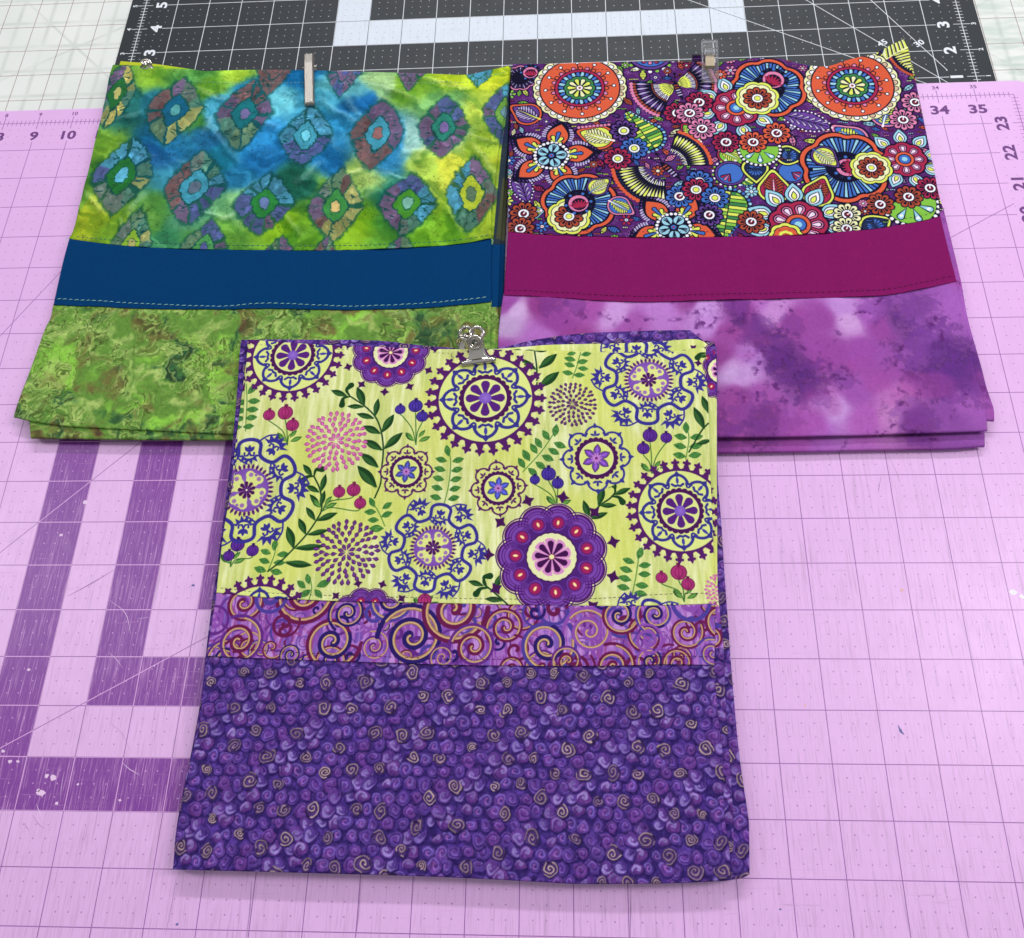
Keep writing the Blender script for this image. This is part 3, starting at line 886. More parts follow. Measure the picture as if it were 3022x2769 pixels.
def gleaf(cv, u, v, R, rot, L=2.3):
    """rounded leaf, tip at distance L along rot, green and yellow bars, blue teeth round it"""
    f = Fr(cv, u, v, R, rot=rot)
    a = np.linspace(.95, 2 * PI - .95, 40)
    P = np.concatenate([[[L, 0]], np.stack([np.cos(a), np.sin(a)], 1)])
    for i in range(0, 40, 2):
        f.f(circle(1.14 * math.cos(a[i]), 1.14 * math.sin(a[i]), .13, 10), K0); f.f(circle(1.14 * math.cos(a[i]), 1.14 * math.sin(a[i]), .10, 10), BL2 if i % 4 else LB)
    for q in np.linspace(.1, .9, 8):
        for sg in (-1, 1):
            x = .58 + (L - .58) * q; y = sg * (.82 * (1 - q) + .1)
            f.f(circle(x, y, .10, 8), K0); f.f(circle(x, y, .075, 8), BL2 if sg > 0 else LB)
    f.f(P * 1.05, K0); f.f(P * .98, GRL)
    seq = [YE, GR, YE, GRL, GR, YE, GRL]
    k = 0
    for x in np.arange(-.95, L - .2, .23):
        hw = math.sqrt(max(1 - x * x, 0)) if x < .58 else .82 * (L - x) / (L - .58)
        for sg in (-1, 1):
            f.f(np.array([(x, 0), (x - .02, sg * hw * .95), (x + .2, sg * hw * .93), (x + .23, 0)]), seq[(k + (sg > 0)) % 7])
            f.st([(x, 0), (x - .02, sg * hw * .97)], .045, K0)
        k += 1
    f.st([(-1, 0), (L, 0)], .05, K0)


def heartleaf(cv, u, v, R, rot, rim, fill, feather, vein=WH):
    f = Fr(cv, u, v, R, rot=rot)                   # tip +x
    for (s_, c) in ((1.08, K0), (1.0, rim), (.86, K0), (.81, fill)):
        t = np.linspace(0, 2 * PI, 48, endpoint=False)
        r = s_ * (.80 + .0 * t)
        x = r * np.cos(t) + np.where(np.cos(t) > 0, .42 * s_ * np.cos(t) ** 6, 0); y = r * np.sin(t) * (1 - .25 * np.clip(np.cos(t), 0, 1) ** 2)
        f.f(np.stack([x, y], 1), c)
    for k in range(8):
        x = -.6 + k * .17
        for sg in (-1, 1):
            L = .52 * math.sin(PI * min((k + 1.3) / 9, 1)) + .08
            f.f(petal(x, 0, sg * .95, L + .05, .17, .6, n=7), K0); f.f(petal(x + .01, sg * .02, sg * .95, L, .11, .6, n=7), feather)
    f.st([(-.78, -.05), (-.2, .0), (.62, .0)], [.10, .07, .02], vein, smooth=6)
    f.f(circle(-.8, -.05, .07, 8), vein)


def purpleleaf(cv, u, v, R, rot):
    f = Fr(cv, u, v, R, rot=rot)
    P = np.stack([np.linspace(-1, 1, 40), .42 * np.sin(np.linspace(0, PI, 40)) ** .7 * (1 + .12 * np.abs(np.sin(np.linspace(0, 6 * PI, 40))))], 1)
    P = np.concatenate([P, P[::-1] * [1, -1]])
    for i in range(0, 80, 3):
        f.f(circle(P[i, 0] * 1.08, P[i, 1] * 1.16, .045, 8), WH)
    f.f(P * 1.05, K0); f.f(P, c8(104, 66, 152))
    f.st([(-1, 0), (.9, 0)], .025, K0)
    for k in range(6):
        x = -.75 + k * .26
        for sg in (-1, 1):
            f.f(drop(x, 0, sg * .75, .40, .15), K0); f.f(drop(x + .02, sg * .03, sg * .75, .35, .10), LIL)


def navypetal(cv, u, v, R, rot):
    f = Fr(cv, u, v, R, rot=rot)
    for (s_, c) in ((1.1, K0), (1.0, YE), (.84, K0), (.80, NV2)):
        f.f(petal(-s_, 0, 0, 2.1 * s_, 1.6 * s_, .42), c)
    for q in (-.9, -.45, 0, .45, .9):
        f.f(drop(*pol(.1, q), q, .38, .14), BL2); f.f(drop(*pol(.1, q + PI), q + PI, .3, .12), BL2)


def beadsemi(cv, u, v, R, a0, a1):
    f = Fr(cv, u, v, R)
    t = np.linspace(a0, a1, 26)
    sec = lambda r: np.stack([r * np.cos(t), r * np.sin(t)], 1)
    f.f(sec(1.1), K0); f.f(sec(.92), GRL)
    for a in np.linspace(a0, a1, 17):
        f.f(circle(*pol(1.0, a), .075, 10), WH)
    for a in np.linspace(a0, a1, 5)[1:-1]:
        f.f(drop(*pol(.25, a), a, .62, .30), K0); f.f(drop(*pol(.30, a), a, .54, .22), LB); f.f(circle(*pol(.68, a), .07, 8), WH)


def sidelobe(cv, u, v, R, rot, rim=VIO, fill=BL2):
    f = Fr(cv, u, v, R, rot=rot)
    for i in range(22):
        a = i * 2 * PI / 22
        f.f(circle(*pol(1.12, a), .09, 8), GRL if i % 2 else WH)
    f.f(circle(0, 0, 1.06, 36), K0); f.f(circle(0, 0, 1.0, 36), rim); f.f(circle(0, 0, .85, 36), K0); f.f(circle(0, 0, .81, 36), fill)
    for q, c in ((-.5, CR), (.5, CR), (0, PK2)):
        f.f(drop(0, 0, q, .72, .24), K0); f.f(drop(.05, 0, q, .64, .16), c)


def draw_paisley():
    cv = Canvas(box_of([(1495, 110), (2800, 110), (2800, 710), (1490, 710)], H_RIGHT, .15), 112, H_RIGHT, BGP)
    rng = random.Random(3)
    lr = local(1450, 80, 2.52); rr = local(2050, 80, 2.52)
    # scribbled lilac blossoms on the ground
    for i in range(260):
        f = Fr(cv, rng.uniform(1480, 2810), rng.uniform(140, 710), rng.uniform(9, 17), rot=rng.uniform(0, 6))
        c = c8(168, 100, 188)
        for k in range(5):
            f.st(petal(0, 0, k * 1.25, 1.0, .6, n=6), .09, c)
        for k in range(5):
            f.st(circle(1.5 + .3 * k, .4 * math.sin(k), .2, 7), .08, c)
    for i in range(430):                              # small leaves and buds filling the gaps
        f = Fr(cv, 1490 + (i % 31) * 43 + rng.uniform(-20, 20), 150 + (i // 31) * 42 + rng.uniform(-20, 20), rng.uniform(15, 25), rot=rng.uniform(0, 6.28))
        if i % 9 in (2, 5, 6) or i % 31 in (5, 17):
            continue
        c = rng.choice((YE, LB, PK2, BL2, CR, GRL, OR, CRM, LIL))
        f.f(petal(-1, 0, 0, 2.2, .95, .5), K0); f.f(petal(-.86, 0, 0, 1.9, .68, .5), c); f.st([(-.9, 0), (.9, 0)], .07, K0)
        for q in (-.5, 0, .5):
            f.st([(q, 0), (q + .25, .22)], .06, K0); f.st([(q, 0), (q + .25, -.22)], .06, K0)
    # left edge
    striped_fan(cv, *lr(215, 380), 52, rot=.2, n=9, rim=PK2, ca=VIO, cb=LIL, inner=.5); mouth(cv, *lr(290, 340), 22)
    heartleaf(cv, *lr(270, 650), 52, 2.6, OR, VIO, LIL, YE); purpleleaf(cv, *lr(225, 1180), 62, 1.9)
    heartleaf(cv, *lr(310, 1380), 30, .3, LB, WH, YE, BL2)
    sidelobe(cv, *lr(1180, 200), 66, -PI / 2)
    gleaf(cv, *lr(1150, 820), 50, 2.1, 2.35); gleaf(cv, *lr(1765, 1330), 56, -1.75, 2.3); gleaf(cv, *lr(1900, 1120), 30, 1.0, 2)
    # the orange leaf with pink edging
    heartleaf(cv, *lr(800, 820), 58, PI - .35, OR, YE, CRM, WH)
    for i in range(9):
        f = Fr(cv, *lr(650 + i * 28, 748 - i * 3 + (i > 5) * 2), 5.5); f.f(circle(0, 0, 1.2, 10), K0); f.f(circle(0, 0, .95, 10), PK2)
    butterfly(cv, *lr(1370, 430), 132, 0, [(PI * .98, PI * 1.38, 1.0), (-.28, .95, .90)], -1.25)
    heartleaf(cv, *lr(1500, 800), 45, 2.2, CR, GRL, YE); heartleaf(cv, *lr(1770, 950), 45, -.6, CR, GRL, YE)
    butterfly(cv, *lr(1285, 1030), 150, 0, [(PI * 1.02, PI * 1.50, 1.02), (.02, 1.25, .92)], -.85, False, OR)
    fiveflower(cv, *lr(447, 955), 122); fiveflower(cv, *lr(1355, 1490), 124, .9)
    mandala(cv, *lr(657, 455), 118)
    striped_fan(cv, *lr(650, 1310), 118, rot=.3); rosette(cv, *lr(577, 1408), 66); mouth(cv, *lr(648, 1312), 30, .2)
    heartleaf(cv, *lr(790, 1190), 42, .7, VIO, YE, CRM, BL2); heartleaf(cv, *lr(950, 1330), 44, -.6, PK2, BL2, YE)
    # right half
    heartleaf(cv, *rr(1420, 660), 56, 1.2, PK2, BL2, YE); heartleaf(cv, *rr(1170, 830), 62, 2.4, PK2, BL2, YE)
    purpleleaf(cv, *rr(830, 700), 72, -.35)
    sidelobe(cv, *rr(265, 1090), 46, -2.2); sidelobe(cv, *rr(715, 1080), 44, -.6)
    navypetal(cv, *rr(450, 1060), 50, -PI / 2); navypetal(cv, *rr(700, 955), 48, -.1); navypetal(cv, *rr(1340, 1480), 55, .5)
    beadsemi(cv, *rr(480, 910), 62, -PI - .2, .2); beadsemi(cv, *rr(1600, 1310), 84, -PI + .1, .5)
    striped_fan(cv, *rr(545, 455), 120, rot=.5); mouth(cv, *rr(585, 395), 32, -.6)
    striped_fan(cv, *rr(1120, 1040), 142, 105, rot=.1); mouth(cv, *rr(1135, 1045), 33, 1.6); heartleaf(cv, *rr(960, 960), 48, -.8, VIO, YE, CRM, BL2)
    crimson_flower(cv, *rr(310, 600), 72, leaves=(1.9, 2.6, 3.4, 4.1, 4.9, 5.7), n=8)
    crimson_flower(cv, *rr(1560, 985), 66, leaves=(.2, .9, 1.6, 2.3, -.5, -1.3, -2.0, -2.7), n=8)
    mandala(cv, *rr(1172, 437), 122, rot=.1)
    heartleaf(cv, *rr(590, 1210), 62, PI / 2, YE, CR, RU); heartleaf(cv, *rr(915, 1240), 60, 1.2, YE, CR, RU)
    crimson_flower(cv, *rr(770, 1470), 88, leaves=(-.1, .45, 1.05, 1.6, 2.15, 2.75, 3.3), n=9)
    rosette(cv, *rr(467, 530), 66); rosette(cv, *rr(1313, 1048), 63, .2)
    # the corner fan (next repeat) at the upper right
    fc = Fr(cv, 2722, 150, 112)
    wing(fc, PI * .86, PI * 1.62, 1.0, YE, CRM, NV2, c8(190, 84, 60), NV2)
    fc.f(circle(0, 0, .80, 40), CRM); rb = random.Random(8)
    for q_ in range(46):                              # bristly strokes
        y_ = -.78 + q_ * .036; x_ = -math.sqrt(max(.64 - y_ * y_, 0))
        fc.st([(x_ - .04, y_ - .03), (x_ + .35, y_ + .12 + rb.uniform(-.04, .04)), (.25, y_ + .30 + rb.uniform(-.05, .05))], [.02, rb.uniform(.03, .07), .01], K0 if q_ % 2 else YE)
    pxpoly(cv, [(2600, 172), (2606, 150), (2664, 118), (2678, 150), (2630, 176), (2612, 186)], CRM)
    for q_ in range(6):
        pxpoly(cv, [(2612 + q_ * 11, 182 - q_ * 6), (2606 + q_ * 10, 152 - q_ * 6), (2611 + q_ * 10, 149 - q_ * 6), (2618 + q_ * 11, 179 - q_ * 6)], YE if q_ % 2 else c8(196, 208, 90)); pxline(cv, [(2618 + q_ * 11, 178 - q_ * 6), (2611 + q_ * 10, 148 - q_ * 6)], .035, K0)
    for (p, c, h_) in ((lr(985, 772), VIO, YE), (lr(1063, 903), BL2, YE), (lr(940, 980), CR, YE), (lr(1385, 640), CR, WH), (lr(1545, 560), CR, WH), (lr(1475, 640), PK2, WH), (lr(1567, 757), PK2, WH), (lr(1745, 857), CR, WH),
                      (lr(1947, 857), OR, WH), (lr(1400, 1260), BL2, WH), (lr(1545, 1150), BL2, WH), (lr(1522, 1210), CR, YE), (lr(1662, 1272), BL2, YE), (lr(240, 1388), RU, WH), (lr(215, 1500), RU, WH), (lr(1620, 1400), VIO, WH),
                      (rr(610, 790), OR, WH), (rr(1550, 690), PK2, WH), (rr(1640, 560), PK2, WH), (rr(1750, 1200), CR, WH), (rr(1590, 1265), RU, WH), (rr(1380, 1320), RU, WH), (rr(1135, 1395), CRM, WH), (rr(1130, 1500), CRM, WH), (rr(420, 1450), RU, WH)):
        loopflower(cv, *p, 43, c, h_, rot=rng.uniform(0, 1))
    # whatever ground is still bare gets a small blossom, bud or bead chain
    free = (np.abs(cv.a - BGP).sum(-1) < .35).astype(np.float32)
    ii = np.pad(free.cumsum(0).cumsum(1), ((1, 0), (1, 0)))
    pal = (CR, PK2, BL2, OR, RU, VIO, YE, LB, GRL, CRM)
    for (rad, tries) in ((19, 5000), (13, 7000), (8, 9000)):
        for _ in range(tries):
            x = rng.uniform(20, cv.w - 20); y = rng.uniform(20, cv.h - 20); r = int(rad * .8)
            a, b, c, d = int(y) - r, int(y) + r, int(x) - r, int(x) + r
            if a < 0 or c < 0 or b >= cv.h or d >= cv.w:
                continue
            if (ii[b, d] - ii[a, d] - ii[b, c] + ii[a, c]) < .93 * (2 * r) ** 2 or free[a:b, c:d].mean() < .93:
                continue
            if rng.random() < .35 and rad > 8:
                continue
            free[a:b, c:d] = 0
            P0 = np.array([x, y]); c1 = rng.choice(pal); c2 = rng.choice(pal); k_ = rng.random()
            if rad == 8:
                for t_ in range(3):
                    cv.fill(circle(x + (t_ - 1) * 5, y + rng.uniform(-2, 2), 3.1, 9), K0); cv.fill(circle(x + (t_ - 1) * 5, y, 2.1, 8), c1)
            elif k_ < .5:
                n_ = rng.randint(6, 9)
                for w_, cc, s1_ in ((1.0, K0, 1.08), (.8, c1, .98)):
                    for t_ in range(n_):
                        cv.fill(drop(0, 0, t_ * 2 * PI / n_, s1_, .55 * w_) * rad + P0, cc)
                cv.fill(circle(x, y, rad * .36, 14), K0); cv.fill(circle(x, y, rad * .27, 12), WH); cv.fill(circle(x, y, rad * .13, 10), c2)
            else:
                an = rng.uniform(0, 2 * PI)
                cv.fill(petal(-1.1, 0, 0, 2.3, 1.25)[:, ::1] @ np.array([[math.cos(an), math.sin(an)], [-math.sin(an), math.cos(an)]]) * rad + P0, K0)
                cv.fill(petal(-.95, 0, 0, 1.95, .95) @ np.array([[math.cos(an), math.sin(an)], [-math.sin(an), math.cos(an)]]) * rad + P0, c1)
                for q_ in (-.5, -.15, .2, .5):
                    m_ = np.array([[math.cos(an), math.sin(an)], [-math.sin(an), math.cos(an)]])
                    cv.fill(stroke_poly(np.array([(q_, -.36), (q_ + .1, 0), (q_, .36)]) @ m_ * rad + P0, rad * .09), K0)
    solid = (np.abs(cv.a - BGP).sum(-1) > .35).astype(np.float32)   # heavy black outline round every motif
    ii = np.pad(solid.cumsum(0).cumsum(1), ((1, 0), (1, 0))); R_ = 3
    near = np.zeros_like(solid); near[R_:-R_, R_:-R_] = (ii[2 * R_:-1, 2 * R_:-1] - ii[:-2 * R_ - 1, 2 * R_:-1] - ii[2 * R_:-1, :-2 * R_ - 1] + ii[:-2 * R_ - 1, :-2 * R_ - 1])[:near.shape[0] - 2 * R_, :near.shape[1] - 2 * R_]
    near = np.clip((near - 9) / 6, 0, 1) * (1 - solid)
    cv.a += (K0 - cv.a) * near[..., None]
    sc2 = Fr(cv, *rr(680, 1560), 34)
    for r, c in ((1.6, K0), (1.5, YE), (1.2, K0), (1.12, OR), (.7, YE), (.4, RU)):
        sc2.f(scallop(8, r, .14), c)
    return cv


# ---- crumpled turquoise batik with stamped diamonds
TEAL_PTS = [(350, 215, 96, 148, 48), (450, 215, 118, 168, 40), (620, 262, 108, 164, 44), (700, 215, 150, 190, 44), (380, 300, 20, 92, 88), (345, 260, 40, 110, 70), (460, 400, 12, 95, 140), (330, 430, 110, 160, 42), (300, 520, 62, 122, 40), (250, 640, 152, 170, 30), (225, 600, 90, 140, 40),
            (420, 450, 20, 88, 150), (560, 330, 88, 156, 60), (650, 330, 62, 162, 192), (600, 400, 28, 110, 160), (720, 260, 20, 118, 168), (800, 290, 90, 184, 204), (850, 230, 14, 110, 172), (950, 350, 30, 130, 180), (900, 420, 20, 110, 170), (780, 470, 14, 95, 152), (700, 520, 24, 108, 152), (520, 560, 62, 160, 192),
            (450, 640, 90, 150, 60), (560, 640, 88, 156, 110), (700, 590, 120, 182, 112), (820, 640, 120, 170, 20), (860, 560, 20, 92, 72), (1000, 480, 12, 100, 160), (1050, 300, 12, 90, 152), (1120, 250, 150, 190, 122), (1200, 255, 120, 172, 40), (1350, 230, 170, 195, 30), (1430, 220, 188, 204, 32), (1230, 400, 150, 200, 190), (1160, 440, 40, 130, 182),
            (1270, 480, 150, 184, 60), (1330, 500, 190, 200, 50), (1420, 350, 170, 194, 62), (1400, 430, 148, 178, 40), (1440, 500, 170, 188, 40), (1060, 500, 160, 188, 88), (1000, 560, 120, 168, 40), (1150, 560, 22, 108, 88), (1200, 640, 60, 130, 42), (1380, 620, 130, 168, 32), (1050, 660, 120, 168, 22), (960, 640, 108, 164, 32), (1300, 700, 108, 168, 30), (900, 700, 90, 150, 32), (500, 700, 60, 140, 90), (350, 700, 130, 170, 40), (620, 700, 100, 160, 50), (1440, 640, 150, 176, 40),
            (480, 300, 30, 110, 130), (560, 260, 70, 140, 60), (760, 400, 24, 120, 180), (640, 470, 20, 120, 150), (1100, 400, 70, 160, 200), (1290, 330, 110, 170, 90), (1000, 250, 80, 160, 170), (960, 300, 70, 170, 200), (1330, 420, 176, 200, 120)]

# where the batik is creased: from, to (photo pixels), height, width
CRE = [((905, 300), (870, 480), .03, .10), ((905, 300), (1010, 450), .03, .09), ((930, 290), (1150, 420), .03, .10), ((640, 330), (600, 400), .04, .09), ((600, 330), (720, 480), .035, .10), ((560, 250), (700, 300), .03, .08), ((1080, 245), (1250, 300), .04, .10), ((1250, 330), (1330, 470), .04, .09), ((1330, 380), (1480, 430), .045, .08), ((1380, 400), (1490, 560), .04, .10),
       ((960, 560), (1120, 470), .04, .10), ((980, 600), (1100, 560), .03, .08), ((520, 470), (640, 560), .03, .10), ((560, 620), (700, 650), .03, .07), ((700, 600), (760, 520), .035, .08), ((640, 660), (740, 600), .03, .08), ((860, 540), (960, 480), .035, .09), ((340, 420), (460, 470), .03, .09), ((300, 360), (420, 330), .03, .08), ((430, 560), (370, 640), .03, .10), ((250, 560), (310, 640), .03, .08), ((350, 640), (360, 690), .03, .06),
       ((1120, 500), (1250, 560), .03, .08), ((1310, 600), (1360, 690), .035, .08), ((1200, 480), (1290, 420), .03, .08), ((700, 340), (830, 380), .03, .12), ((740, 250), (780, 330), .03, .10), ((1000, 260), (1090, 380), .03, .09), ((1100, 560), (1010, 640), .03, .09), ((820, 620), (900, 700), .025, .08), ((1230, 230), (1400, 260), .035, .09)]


def blobfield(cv, pts, warp=.35, seed=40, p=2.6):
    h, w = cv.h, cv.w
    st = 4
    X, Y = cv.grid(); X = X[::st, ::st]; Y = Y[::st, ::st]
    hh, ww = X.shape
    X = X + (vnoise(hh, ww, 26, seed, 3) - .5) * warp * 2.4; Y = Y + (vnoise(hh, ww, 26, seed + 1, 3) - .5) * warp * 2.4
    P = px2w(np.array([q[0] for q in pts], float), np.array([q[1] for q in pts], float), cv.z)
    C = np.array([q[2:5] for q in pts], np.float32) / 255
    num = np.zeros((hh, ww, 3)); den = np.zeros((hh, ww))
    for k in range(len(pts)):
        d2 = (X - P[k, 0]) ** 2 + (Y - P[k, 1]) ** 2 + .01
        g = d2 ** (-p); num += g[..., None] * C[k]; den += g
    lo = (num / den[..., None]).astype(np.float32)
    yy, xx = np.mgrid[0:h, 0:w]
    return samp(lo, yy / st, xx / st).astype(np.float32)


def diamond(cv, u, v, rx, ry, cols, inner, dot, seed, dark=c8(14, 72, 70), hollow=True):
    f = Fr(cv, u, v, rx, ry)
    rng = random.Random(seed)
    P = []
    for k in range(72):                              # ragged rounded diamond
        a = 2 * PI * k / 72
        r = 1 / (abs(math.cos(a)) ** 1.25 + abs(math.sin(a)) ** 1.25) ** (1 / 1.25)
        P.append(pol(r * (1 + rng.uniform(-.045, .045)), a))
    P = np.array(P)
    f.f(P * 1.09, dark, .25); f.f(P * 1.04, dark, .5)
    f.f(P * .97, dark, .45)
    n = 11 + seed % 4
    ca = rng.uniform(-.3, .3)
    for i in range(n):                               # cracked patches of the ring
        a0 = 2 * PI * (i + rng.uniform(-.25, .25)) / n; a1 = 2 * PI * (i + 1 + rng.uniform(-.25, .2)) / n
        gap = rng.choice((0, 0, .01, .03))
        t = np.linspace(a0 + gap, a1 - gap, 6)
        if t[-1] <= t[0]:
            continue
        o = [];
        q = []
        for a in t:
            r = 1 / (abs(math.cos(a)) ** 1.25 + abs(math.sin(a)) ** 1.25) ** (1 / 1.25)
            o.append(pol(r * rng.uniform(.93, 1.01), a)); q.append(pol(r * rng.uniform(.44, .58), a))
        ang = ((a0 + a1) / 2) % (2 * PI)
        c = cols[int((ang / (2 * PI)) * len(cols)) % len(cols)]
        c = np.clip(c * rng.uniform(.85, 1.06), 0, 1)
        poly = np.array(o + q[::-1])
        f.f(poly, c, .80)
        for _ in range(2):                           # mottles
            x, y = pol(rng.uniform(.6, .85) * .8, ang + rng.uniform(-.15, .15))
            f.f(scallop(5, rng.uniform(.04, .10), .3, rng.uniform(0, 3), x=x, y=y, m=3), np.clip(c * rng.choice((.75, 1.2)), 0, 1), .6)
        if rng.random() < .7:                        # hairline cracks
            for _ in range(rng.randint(1, 3)):
                x, y = pol(rng.uniform(.55, .78), rng.uniform(a0, a1)); L = rng.uniform(.06, .17)
                aa = ca + rng.uniform(-.35, .35)
                f.st([(x - L * math.cos(aa), y - L * math.sin(aa)), (x, y + rng.uniform(-.02, .02)), (x + L * math.cos(aa), y + L * math.sin(aa))], [.008, .035, .008], dark)
    Q = P * .46
    f.f(Q * 1.1, dark, .8); f.f(Q, inner, .85, ((0, 0), .55, np.clip(inner * 1.1, 0, 1)))
    f.f(scallop(6, .205, .10, rng.uniform(0, 3), m=5), dark, .7)
    f.f(scallop(6, .175, .08, rng.uniform(0, 3), m=5), dot)


def draw_teal():
    cv = Canvas(box_of([(200, 175), (1520, 190), (1480, 745), (190, 745)], H_LEFT, .25), 92, H_LEFT, GR)
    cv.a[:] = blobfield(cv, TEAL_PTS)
    h, w = cv.h, cv.w
    X, Y = cv.grid()
    # wisps where the dye ran along the creases
    wx = (vnoise(h, w, 60, 51, 3) - .5) * 90
    yy, xx = np.mgrid[0:h, 0:w]
    st_ = vnoise(h * 2, w * 2, 22, 52, 3, cellx=70)
    d1 = samp(st_, (yy * .8 + xx * .55 + wx) % (h * 1.9), (xx * .8 - yy * .5 + h * .5) % (w * 1.9))
    t = np.clip((d1 - .52) * 5, -1, 1)[..., None]
    cv.a = np.where(t > 0, cv.a + (np.clip(cv.a * 1.2 + .10, 0, 1) - cv.a) * t * .45, cv.a + (cv.a * [.5, .72, .72] - cv.a) * -t * .45).astype(np.float32)
    for k_, (p0, p1, a_, w_) in enumerate(CRE):        # pale dye streak along each fold, its highlight and shaded side painted in
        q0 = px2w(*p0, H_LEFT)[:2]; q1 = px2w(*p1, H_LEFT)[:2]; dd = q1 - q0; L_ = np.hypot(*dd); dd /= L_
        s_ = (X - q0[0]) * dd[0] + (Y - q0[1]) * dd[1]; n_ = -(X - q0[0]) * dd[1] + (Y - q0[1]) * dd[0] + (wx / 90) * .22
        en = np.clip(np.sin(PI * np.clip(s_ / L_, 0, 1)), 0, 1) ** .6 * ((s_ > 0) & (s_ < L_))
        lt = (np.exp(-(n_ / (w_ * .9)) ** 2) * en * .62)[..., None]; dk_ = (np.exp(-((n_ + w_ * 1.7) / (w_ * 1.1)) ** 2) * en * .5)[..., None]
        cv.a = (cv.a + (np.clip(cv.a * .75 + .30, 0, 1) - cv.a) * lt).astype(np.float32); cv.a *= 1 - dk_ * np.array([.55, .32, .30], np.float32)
    l1 = local(0, 0, 2.016); l2 = local(900, 0, 2.016)
    MV, RS, OL, YO, TG, LBu, PB, GG = c8(122, 88, 128), c8(126, 84, 86), c8(102, 132, 98), c8(172, 168, 96), c8(84, 132, 112), c8(72, 148, 184), c8(84, 90, 154), c8(108, 120, 112)
    DB, DG = c8(16, 92, 130), c8(36, 104, 44)
    CY = c8(62, 152, 180)
    D = lambda fn, x, y, rx, ry, cols, inner, dot, seed: diamond(cv, *fn(x, y), rx / 2.016, ry / 2.016, cols, inner, dot, seed)
    # colour lists run anticlockwise from the right-hand corner
    D(l1, 1035, 658, 176, 192, [TG, GG, MV, RS, RS, OL, OL, YO, YO], DB, c8(78, 158, 160), 1)
    D(l1, 1450, 680, 166, 200, [MV, RS, RS, MV, MV, TG, OL, OL, MV], c8(20, 110, 120), c8(106, 100, 150), 2)
    D(l1, 1820, 810, 160, 176, [LBu, LBu, LBu, LBu, LBu, PB, PB, PB, PB], CY, c8(96, 190, 210), 3)
    D(l1, 727, 1045, 184, 222, [TG, LBu, LBu, LBu, PB, GG, GG, TG, YO], c8(34, 112, 44), c8(84, 170, 200), 4)
    D(l1, 1155, 1118, 182, 215, [LBu, TG, GG, RS, RS, RS, MV, PB, PB], CY, c8(90, 108, 128), 5)
    D(l1, 1572, 1212, 176, 180, [LBu, LBu, LBu, LBu, PB, PB, PB, MV, PB], c8(40, 130, 50), c8(96, 120, 170), 6)
    D(l2, 182, 1228, 170, 218, [YO, RS, OL, GG, MV, RS, c8(170, 160, 90), c8(170, 160, 90), YO], c8(60, 140, 60), c8(206, 180, 110), 7)
    D(l2, 424, 800, 162, 202, [MV, MV, MV, RS, RS, RS, RS, RS, MV], CY, c8(140, 96, 96), 8)
    D(l2, 825, 758, 156, 178, [MV, PB, PB, MV, MV, PB, MV, MV, MV], c8(40, 130, 110), c8(120, 100, 160), 9)
    D(l2, 1185, 665, 130, 180, [PB, PB, LBu, PB, MV, PB, PB, MV, MV], c8(120, 170, 60), c8(100, 140, 150), 10)
    D(l2, 606, 1215, 172, 182, [LBu, PB, PB, MV, MV, MV, GG, TG, LBu], c8(70, 144, 34), c8(110, 170, 150), 11)
    D(l2, 985, 1155, 152, 215, [GG, MV, LBu, LBu, LBu, LBu, TG, RS, RS], c8(190, 200, 40), c8(90, 120, 90), 12)
    D(l1, 690, 560, 110, 190, [YO, c8(200, 180, 90), MV, MV, MV, TG, YO, c8(200, 180, 90), TG], DG, YO, 13)
    D(l1, 1630, 400, 110, 170, [RS] * 9, RS, RS, 14); D(l2, 225, 420, 105, 150, [PB, MV, MV] * 3, MV, PB, 15); D(l2, 640, 400, 90, 145, [MV] * 9, MV, MV, 16)
    D(l2, 1040, 430, 80, 80, [LBu] * 9, LBu, LBu, 17)
    D(l1, 780, 1450, 130, 190, [YO, TG, OL, GG, OL, TG, YO, TG, TG], c8(150, 190, 40), YO, 18); D(l1, 1215, 1480, 140, 180, [MV, PB, PB, OL, OL, OL, MV, MV, MV], c8(80, 160, 80), PB, 19)
    D(l1, 1640, 1560, 120, 150, [MV, MV, OL] * 3, DG, YO, 20); D(l2, 560, 1560, 120, 160, [TG, OL, MV] * 3, DG, OL, 21); D(l2, 100, 1560, 100, 150, [RS, OL, MV] * 3, DG, OL, 22)
    # the wax never follows the block exactly: ragged outlines, dye crept between the patches
    yy, xx = np.mgrid[0:h, 0:w]
    wy = (vnoise(h, w, 9, 62, 3, .6) - .5) * 9 + (vnoise(h, w, 60, 64, 2) - .5) * 14; wx2 = (vnoise(h, w, 9, 63, 3, .6) - .5) * 9 + (vnoise(h, w, 60, 65, 2) - .5) * 14
    cv.a = samp(cv.a, yy + wy, xx + wx2).astype(np.float32)
    cr = vnoise(h, w, 16, 66, 4, .6)
    cv.a *= (1 - .38 * np.exp(-((cr - .5) / .012) ** 2) * (vnoise(h, w, 40, 67, 2) > .5))[..., None]
    bl = vnoise(h, w, 26, 68, 4, .6)[..., None]
    cv.a *= .90 + .28 * bl
    lum = cv.a.mean(-1, keepdims=True); cv.a = cv.a * .92 + lum * .08
    # specks and mottling
    rng = random.Random(9)
    for _ in range(170):
        x, y = rng.uniform(cv.x0, cv.x1), rng.uniform(cv.y0, cv.y1)
        c = (np.array([x - cv.x0, y - cv.y0]) * cv.ppi)
        if rng.random() < .75:
            for _k in range(rng.randint(1, 4)):
                cv.fill(circle(c[0] + rng.gauss(0, 3), c[1] + rng.gauss(0, 2), rng.uniform(.5, 1.5), 7), c8(20, 64, 40), .55)
        else:
            cv.fill(circle(c[0], c[1], rng.uniform(.5, 1.1), 7), c8(190, 214, 180), .6)
    m = vnoise(h, w, 10, 60, 3)[..., None]
